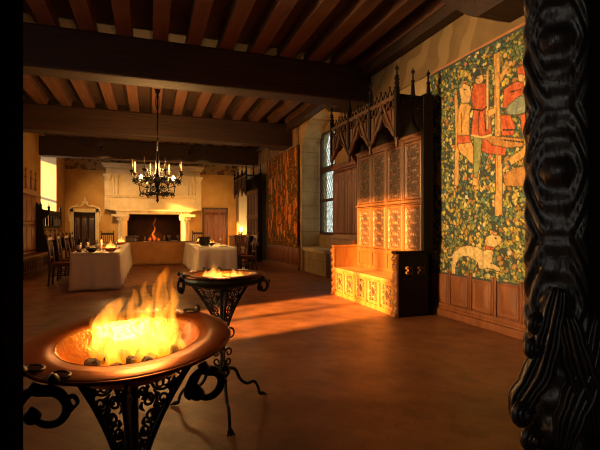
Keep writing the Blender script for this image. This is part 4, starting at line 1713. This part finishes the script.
def arm(b_, ang, R_, z0, drop, zend, r=.012):
    c, s = math.cos(ang), math.sin(ang)
    prof = [(.06, z0), (R_ * .35, z0 - drop * .55), (R_ * .7, z0 - drop), (R_ * .97, z0 - drop * .5), (R_, zend)]
    b_.tube(crom([(p * c, p * s, z) for p, z in prof], 6), r, 6)
    for (pr_, pz, rr, sg) in ((R_ * .42, z0 + .02, .07, 1), (R_ * .72, z0 - drop * .45, .055, -1), (R_ * .9, z0 - drop - .03, .045, 1)):
        sp_ = []
        for i in range(15):
            a = i / 14 * 2.8 * PI
            q = rr * (1 - .6 * i / 14)
            sp_.append(((pr_ + q * math.cos(a)) * c, (pr_ + q * math.cos(a)) * s, pz + sg * q * math.sin(a)))
        b_.tube(sp_, [.009, .005], 5)
    for q in (.2, .4, .6, .8, .95):
        for sd_ in (-1, 1):
            p0 = Vector((R_ * q * c, R_ * q * s, z0 - drop * .8))
            tv = Vector((-s * sd_, c * sd_, 0))
            b_.tube(crom([p0, p0 + tv * .03 + Vector((0, 0, -.02)), p0 + tv * .06 + Vector((0, 0, .015)), p0 + tv * .075 + Vector((0, 0, -.01))], 3), [.008, .020, .016, .002], 5, flat=.4)
    for q in (.3, .55, .8):
        b_.lathe([(0, -.03), (.02, 0), (0, .035)], (R_ * q * c, R_ * q * s, z0 - drop * (.5 + .6 * q * (1 - q) * 2) - .02), 6)


NARM = 8
for i in range(NARM):
    an_ = 2 * PI * (i + .35) / NARM
    b = MB()
    R_ = .56
    arm(b, an_, R_, 2.50, .20, 2.48)
    a_o = b.build('arm', M['iron'], cd)
    MB().lathe([(0, 2.48), (.02, 2.48), (.05, 2.515), (.055, 2.53), (.0, 2.525)], (R_ * math.cos(an_), R_ * math.sin(an_), 0), 10).build('drip_pan', M['iron'], a_o)
    MB().lathe([(0, 2.525), (.013, 2.525), (.013, 2.76), (0, 2.80)], (R_ * math.cos(an_), R_ * math.sin(an_), 0), 8).build('candle', M['ivory'], a_o)
for i in range(6):
    an_ = 2 * PI * (i + .1) / 6
    b = MB()
    R_ = .38
    arm(b, an_, R_, 2.14, .13, 2.20, .010)
    a_o = b.build('arm', M['iron'], cd)
    MB().lathe([(0, 2.20), (.018, 2.20), (.04, 2.225), (0, 2.23)], (R_ * math.cos(an_), R_ * math.sin(an_), 0), 10).build('drip_pan', M['iron'], a_o)
    if i % 3 != 1:
        MB().lathe([(0, 2.228), (.012, 2.228), (.012, 2.33), (0, 2.33)], (R_ * math.cos(an_), R_ * math.sin(an_), 0), 8).build('candle', M['ivory'], a_o)
# hoop of small leaves that ties the arms
b = MB()
b.tube([(.47 * math.cos(a), .47 * math.sin(a), 2.36) for a in [2 * PI * j / 40 for j in range(41)]], .009, 6)
for j in range(24):
    a = 2 * PI * j / 24
    b.tube(crom([(.47 * math.cos(a), .47 * math.sin(a), 2.36), (.50 * math.cos(a + .05), .50 * math.sin(a + .05), 2.31), (.46 * math.cos(a + .1), .46 * math.sin(a + .1), 2.27)], 4), [.012, .018, .003], 5)
b.build('leaf_hoop', M['iron'], cd)
# two bulbs burn
for s in (-1, 1):
    bx0, by0_, bz0 = s * .345, -.12, 2.33
    MB().lathe([(0, bz0), (.028, bz0 + .025), (.036, bz0 + .055), (.014, bz0 + .10), (0, bz0 + .12)], (bx0, by0_, 0), 10).build('lit_bulb', M['bulb'], cd)
    MB().tube(crom([(s * .06, -.02, 2.20), (s * .2, -.07, 2.16), (s * .33, -.11, 2.2), (bx0, by0_, 2.335)], 5), .009, 6).build('bulb_arm', M['iron'], cd)
    point('chandelier_light', (CX + s * .30, CY + .14, 2.66), 140, (1, .50, .15), .06)

# spotlights fixed under the joists past the second beam
for i, (xx, yy, tx, lab) in enumerate(((-1.49, 15.2, -1.6, 'small black spotlight under the ceiling left of the chandelier rod'), (1.26, 15.0, .4, 'small black spotlight under the ceiling right of the chandelier rod'), (1.81, 14.8, 2.2, 'small black spotlight under the ceiling farthest right of three'))):
    sp_ = thing('spotlight', lab, 'spotlight', (xx, yy, 0), 0, 'spotlights under the ceiling')
    MB().tube([(0, 0, ZJ), (0, 0, 3.86)], .012, 6).build('bracket', M['iron'], sp_)
    mm = Matrix.Rotation(R(-62), 4, 'X')
    MB().lathe([(0, -.10), (.05, -.10), (.06, .10), (.052, .10), (.045, -.08), (0, -.08)], (0, 0, 3.80), 12, M=mm).build('lamp_head', M['iron'], sp_)
    spot('spotlight_beam', (xx, yy + .14, 3.72), (tx, YB, 1.75), (1350, 650, 800)[i], (1, .53, .16), 42, 1.0)

# ------------------------------------------------------------------ braziers
RB = .29


def spiral(c, r0, turns, ang0, sg, e1, e2, n=26, shrink=.8):
    out = []
    for i in range(n):
        q = i / (n - 1)
        a = ang0 + sg * turns * 2 * PI * q
        r = r0 * (1 - shrink * q)
        out.append(Vector(c) + Vector(e1) * (r * math.cos(a)) + Vector(e2) * (r * math.sin(a)))
    return out


def fin_edge(q):
    """outer profile of the stand's pierced brackets: q 0 foot .. 1 under the dish"""
    return .030 + .21 * q ** 1.75, .50 + .375 * q


def build_brazier(name, label, loc, rz, tilt, hang, hside, shell):
    t = thing(name, label, 'brazier', loc, rz, 'fire braziers')
    zc = .965
    TM = Matrix.Translation((0, 0, zc)) @ Matrix.Rotation(tilt[1], 4, 'Y') @ Matrix.Rotation(tilt[0], 4, 'X')

    def dish(o):
        o.data.transform(TM)
        return o
    # dish: broad flat copper rim, brass basin within
    r = RB
    dish(MB().lathe([(.198, .000), (.24, .003), (r - .006, .004), (r, .000), (r + .001, -.006), (r - .004, -.012), (.24, -.012), (.20, -.014)], (0, 0, 0), 72, closed=True).build('rim', M['copper'], t))
    dish(MB().lathe([(.200, .001), (.192, -.004), (.178, -.05), (.15, -.075), (.08, -.086), (0, -.088), (0, -.096), (.085, -.094), (.156, -.084), (.186, -.056), (.200, -.010)], (0, 0, 0), 64).build('basin', M['brass'], t))
    if shell:
        dish(MB().lathe([(.284, -.013), (.282, -.045), (.262, -.062), (.12, -.100), (0, -.104), (0, -.098), (.12, -.096), (.20, -.075), (.20, -.016)], (0, 0, 0), 64, closed=True).build('outer_bowl', M['iron'], t))
    dish(MB().tube([(r * math.cos(a), r * math.sin(a), -.004) for a in [2 * PI * j / 72 for j in range(73)]], .0055, 8).build('rolled_edge', M['copper'], t))
    # three handles at the rim: a pair of flat rings on top, a thick stem and an open scroll hanging below
    for kx in range(3):
        a0 = R(hang[kx])
        er, et = Vector((math.cos(a0), math.sin(a0), 0)), Vector((-math.sin(a0), math.cos(a0), 0))
        ez = Vector((0, 0, 1))
        sg = hside[kx]
        hs = (.98, .82, .8)[kx]
        zo = (.012, 0, 0)[kx]
        hh = MB()
        for s in ((-1, 1) if kx != 1 else ()):
            c = er * (r - .022) + et * (s * .046) + ez * .008
            hh.tube([c + er * (.016 * math.cos(a)) + et * (.026 * math.sin(a)) for a in [2 * PI * j / 16 for j in range(17)]], .0035, 6)
            hh.lathe([(0, -.016), (.012, -.008), (.014, .002), (.008, .012), (0, .016)], c + er * .026 + et * (s * .01), 10)
        ev = (et * sg * .9 + er * (.43 if kx else -.50)).normalized()      # the scroll turns sideways
        c0 = er * (r + .004) - ez * .012
        pts = [c0, c0 + er * .010 - ez * .012, c0 + ev * .014 * hs - ez * (.026 - zo * .6) * hs]
        ring = [c0 + ev * ((.020 + .044 * math.sin(a)) * hs) - ez * ((.074 - zo - .044 * math.cos(a)) * hs) for a in [q * .42 for q in range(0, 11)]]
        hh.tube(crom(pts + ring[1:], 3), [.013, .014, .013, .011, .011, .010, .009, .007], 9)
        e_ = ring[-1]
        hh.lathe([(0, -.022), (.014, -.014), (.021, .0), (.014, .014), (.004, .024), (0, .026)], e_, 10)
        hh.lathe([(0, -.012), (.010, 0), (0, .012)], c0 + (ev * .074 - ez * (.078 - zo)) * hs, 8)
        hh.tube(crom([c0 + (ev * .058 - ez * .05) * hs, c0 + (ev * .078 - ez * .035) * hs, c0 + (ev * .09 - ez * .05) * hs, c0 + (ev * .082 - ez * .065) * hs], 4), [.007, .006, .003], 6)
        # leaf that clasps the rim
        leafp = [c0 + er * .006 - ez * .01, c0 - ev * .03 + er * .012 - ez * .03, c0 - ev * .045 + er * .01 - ez * .065, c0 - ev * .035 - ez * .09]
        hh.tube(crom(leafp, 5), [.008, .016, .014, .004], 9, flat=.45)
        dish(hh.build('scroll_handle', M['iron'], t))
    # stand
    st_ = MB()
    st_.lathe([(.024, .24), (.020, .30), (.032, .33), (.018, .36), (.016, .46), (.03, .485), (.022, .51), (.020, .88), (.06, .885), (.06, .875 + .012), (0, .888)], (0, 0, 0), 12)
    st_.build('column', M['iron'], t)
    for kx in range(3):
        a0 = R((268, 28, 148)[kx])
        er, et, ez = Vector((math.cos(a0), math.sin(a0), 0)), Vector((-math.sin(a0), math.cos(a0), 0)), Vector((0, 0, 1))
        # pierced bracket: two-dimensional iron work in the radial plane, 6 mm thick
        for side in (-1, 1):
            fb_ = MB()
            a1 = a0 + side * R(60) / 2 * 0
        fb_ = MB()
        edge = [er * fin_edge(q)[0] + ez * fin_edge(q)[1] for q in [j / 16 for j in range(17)]]
        fb_.tube(edge, .0085, 8)
        fb_.tube([p - er * .016 for p in edge[3:]], .0035, 6)
        fb_.tube([er * .05 + ez * .872, er * .236 + ez * .874], .007, 6)
        # rosette under the dish, leafy scrolls filling the rest down to the foot
        for (q, fr, rr, pet) in ((.86, .50, .040, 1), (.93, .82, .024, 0), (.93, .16, .020, 0), (.70, .30, .022, 0), (.68, .72, .024, 0), (.57, .5, .022, 0), (.46, .4, .018, 0), (.36, .5, .014, 0), (.78, .86, .014, 0), (.79, .12, .014, 0)):
            re, ze = fin_edge(q)
            rc = .018 + (re - .018) * fr
            c = er * rc + ez * ze
            if pet:
                fb_.tube([c + er * (rr * math.cos(a)) + ez * (rr * math.sin(a)) for a in [j * PI / 10 for j in range(21)]], .0045, 6)
                for j in range(6):
                    a = j * PI / 3
                    fb_.tube(spiral(c + er * (rr * .52 * math.cos(a)) + ez * (rr * .52 * math.sin(a)), rr * .30, 1.0, a, 1, er, ez, 10, 0), .0036, 5)
                fb_.lathe([(0, -.007), (.007, 0), (0, .007)], c, 8)
            else:
                fb_.tube(spiral(c, rr, 1.6, q * 40, 1 if fr > .4 else -1, er, ez, 18, .75), [.0052, .0045, .006], 6)
                fb_.tube(crom([c + er * rr * .9, c + er * rr * 1.2 + ez * rr * .6, c + er * rr * .7 + ez * rr * 1.25], 4), [.004, .007, .002], 5)
                fb_.tube(crom([c - er * rr * .9, c - er * rr * 1.15 - ez * rr * .7, c - er * rr * .6 - ez * rr * 1.4], 4), [.004, .007, .002], 5)
        fb_.build('pierced_bracket', M['iron'], t)
        # S-shaped leg with clawed foot
        lg = MB()
        prof = [(.02, .30), (.06, .285), (.11, .265), (.155, .185), (.22, .135), (.29, .13), (.33, .075), (.345, .025), (.385, .010)]
        lg.tube(crom([er * p + ez * z for p, z in prof], 6), [.014, .013, .012, .012, .011, .011, .010], 8)
        foot = MB()
        for da in (-.35, 0, .35):
            e = Vector((math.cos(a0 + da), math.sin(a0 + da), 0))
            foot.tube(crom([er * .34 + ez * .03, er * .345 + e * .03 + ez * .022, er * .345 + e * .055 + ez * .007], 4), [.011, .010, .006], 6)
        l_o = lg.build('leg', M['iron'], t)
        foot.build('claw_foot', M['iron'], l_o)
        # leaf curls on the column
        for (z, rr, sg) in ((.40, .035, 1), (.53, .05, 1), (.34, .03, -1)):
            c = er * (.015 + rr) + ez * z
            MB().tube(spiral(c, rr, 1.1, PI, -sg, er, ez, 16, .7), [.008, .005], 6).build('leaf_curl', M['iron'], t)
    return t, TM


B1 = Vector((-.053, 1.385, 0))
B2 = Vector((.485, 3.04, 0))
bz1, T1 = build_brazier('brazier', 'copper fire brazier on black iron stand, nearest the camera', B1, 0, (.097, -.038), (227, 308, 55), (1, 1, 1), False)
bz2, T2 = build_brazier('brazier', 'second copper fire brazier, on clawed iron tripod behind the nearest', B2, 0, (0, 0), (192, 325, 98), (-1, 1, 1), True)

for bi, (B, T, nm) in enumerate(((B1, T1, 'near'), (B2, T2, 'farther'))):
    rg = random.Random(20 + bi)
    first = None
    for i in range(16):
        a, r = i * 2.4, .03 + .0075 * i
        p = B + T @ Vector((r * math.cos(a), r * math.sin(a), -.060 + (.012 if r > .10 else 0)))
        if first is None:
            bm = bmesh.new()
            bmesh.ops.create_icosphere(bm, subdivisions=2, radius=.019)
            for v in bm.verts:
                v.co *= 1 + .25 * math.sin(v.co.x * 160) * math.sin(v.co.y * 190 + 1) + .1 * math.sin(v.co.z * 240)
            mb_ = MB()
            mb_.add(bm)
            o = mb_.build('charcoal', M['coal'])
            first = o
        else:
            o = first.copy()
            COL.objects.link(o)
        o.location = p
        o.rotation_euler = (rg.uniform(0, 6), rg.uniform(0, 6), rg.uniform(0, 6))
        o.scale = [rg.uniform(.8, 1.25)] * 3
        tag(o, 'black charcoal lump in the basin of the %s brazier' % nm, 'charcoal', 'charcoal in the %s brazier' % nm)

# fire of the near brazier (local metres: x to the right, y away, z up from the basin)
PXM = .00312


def tong(pts, rad, y=0.0, fl=.8):
    return ([((u - 148) * PXM, y, (342 - v) * PXM) for u, v in pts], [r_ * PXM for r_ in rad], fl)


T_ = [
    tong([(158, 352), (162, 332), (160, 314), (167, 298), (166, 282), (172, 268), (174, 259)], [10, 15, 12, 9, 7, 4, .5], .02),
    tong([(170, 348), (176, 330), (175, 314), (181, 298), (177, 284), (179, 274)], [8, 10, 8, 5.5, 3, .5], .05),
    tong([(150, 350), (152, 330), (149, 312), (155, 298), (151, 284), (155, 272)], [10, 13, 10, 6, 3.5, .5], .0),
    tong([(142, 350), (142, 330), (146, 314), (141, 300), (144, 288), (141, 279)], [11, 14, 10, 6, 3.5, .5], -.02),
    tong([(122, 348), (117, 334), (115, 318), (122, 304), (131, 294), (134, 287)], [8, 11, 11, 8, 4, .5], .03),
    tong([(130, 352), (128, 338), (132, 324), (130, 310), (135, 299)], [9, 12, 9, 5, .5], -.03),
    tong([(112, 350), (109, 338), (111, 324), (106, 312), (108, 304)], [6, 7, 5, 3, .5], .0),
    tong([(140, 357), (141, 346), (145, 332), (142, 318)], [10, 15, 10, .6], .05),
    tong([(166, 357), (168, 344), (164, 330), (168, 316)], [9, 13, 9, .6], -.02),
    tong([(152, 361), (152, 350), (156, 338), (151, 324)], [9, 13, 9, .6], -.06),
    tong([(132, 360), (127, 351), (125, 340), (128, 330)], [7, 9, 6, .6], -.07),
    tong([(180, 354), (184, 343), (182, 332), (186, 322)], [6, 8, 5, .5], -.03),
    tong([(118, 358), (114, 350), (112, 341)], [5, 6, .5], -.06),
    tong([(172, 361), (176, 353), (173, 343)], [6, 8, .5], -.07),
]
flames('brazier_fire', 'tall bright yellow fire blazing in the near copper brazier', T_, M['fire'], (B1.x + .025, B1.y, .925))
point('brazier_fire_light', (B1.x + .02, B1.y + .01, 1.14), 16, (1, .42, .10), .07)
T2_ = [
    ([(-.07, 0, -.01), (-.075, 0, .05), (-.06, 0, .10), (-.068, 0, .165)], [.03, .042, .022, .002], .8),
    ([(-.115, .01, -.01), (-.12, .01, .04), (-.115, .01, .10)], [.022, .030, .002], .8),
    ([(-.03, -.01, -.01), (-.035, -.01, .05), (-.028, -.01, .11)], [.022, .030, .002], .8),
    ([(.075, .0, -.01), (.08, .0, .04), (.07, .0, .105)], [.024, .034, .002], .8),
    ([(.12, .0, -.01), (.125, .0, .035), (.12, .0, .085)], [.022, .030, .002], .8),
]
flames('brazier_fire', 'low fire of small flames in the farther copper brazier', T2_, M['fire_small'], (B2.x, B2.y, .90))
point('brazier_fire_light', (B2.x - .02, B2.y, 1.10), 8, (1, .42, .10), .06)
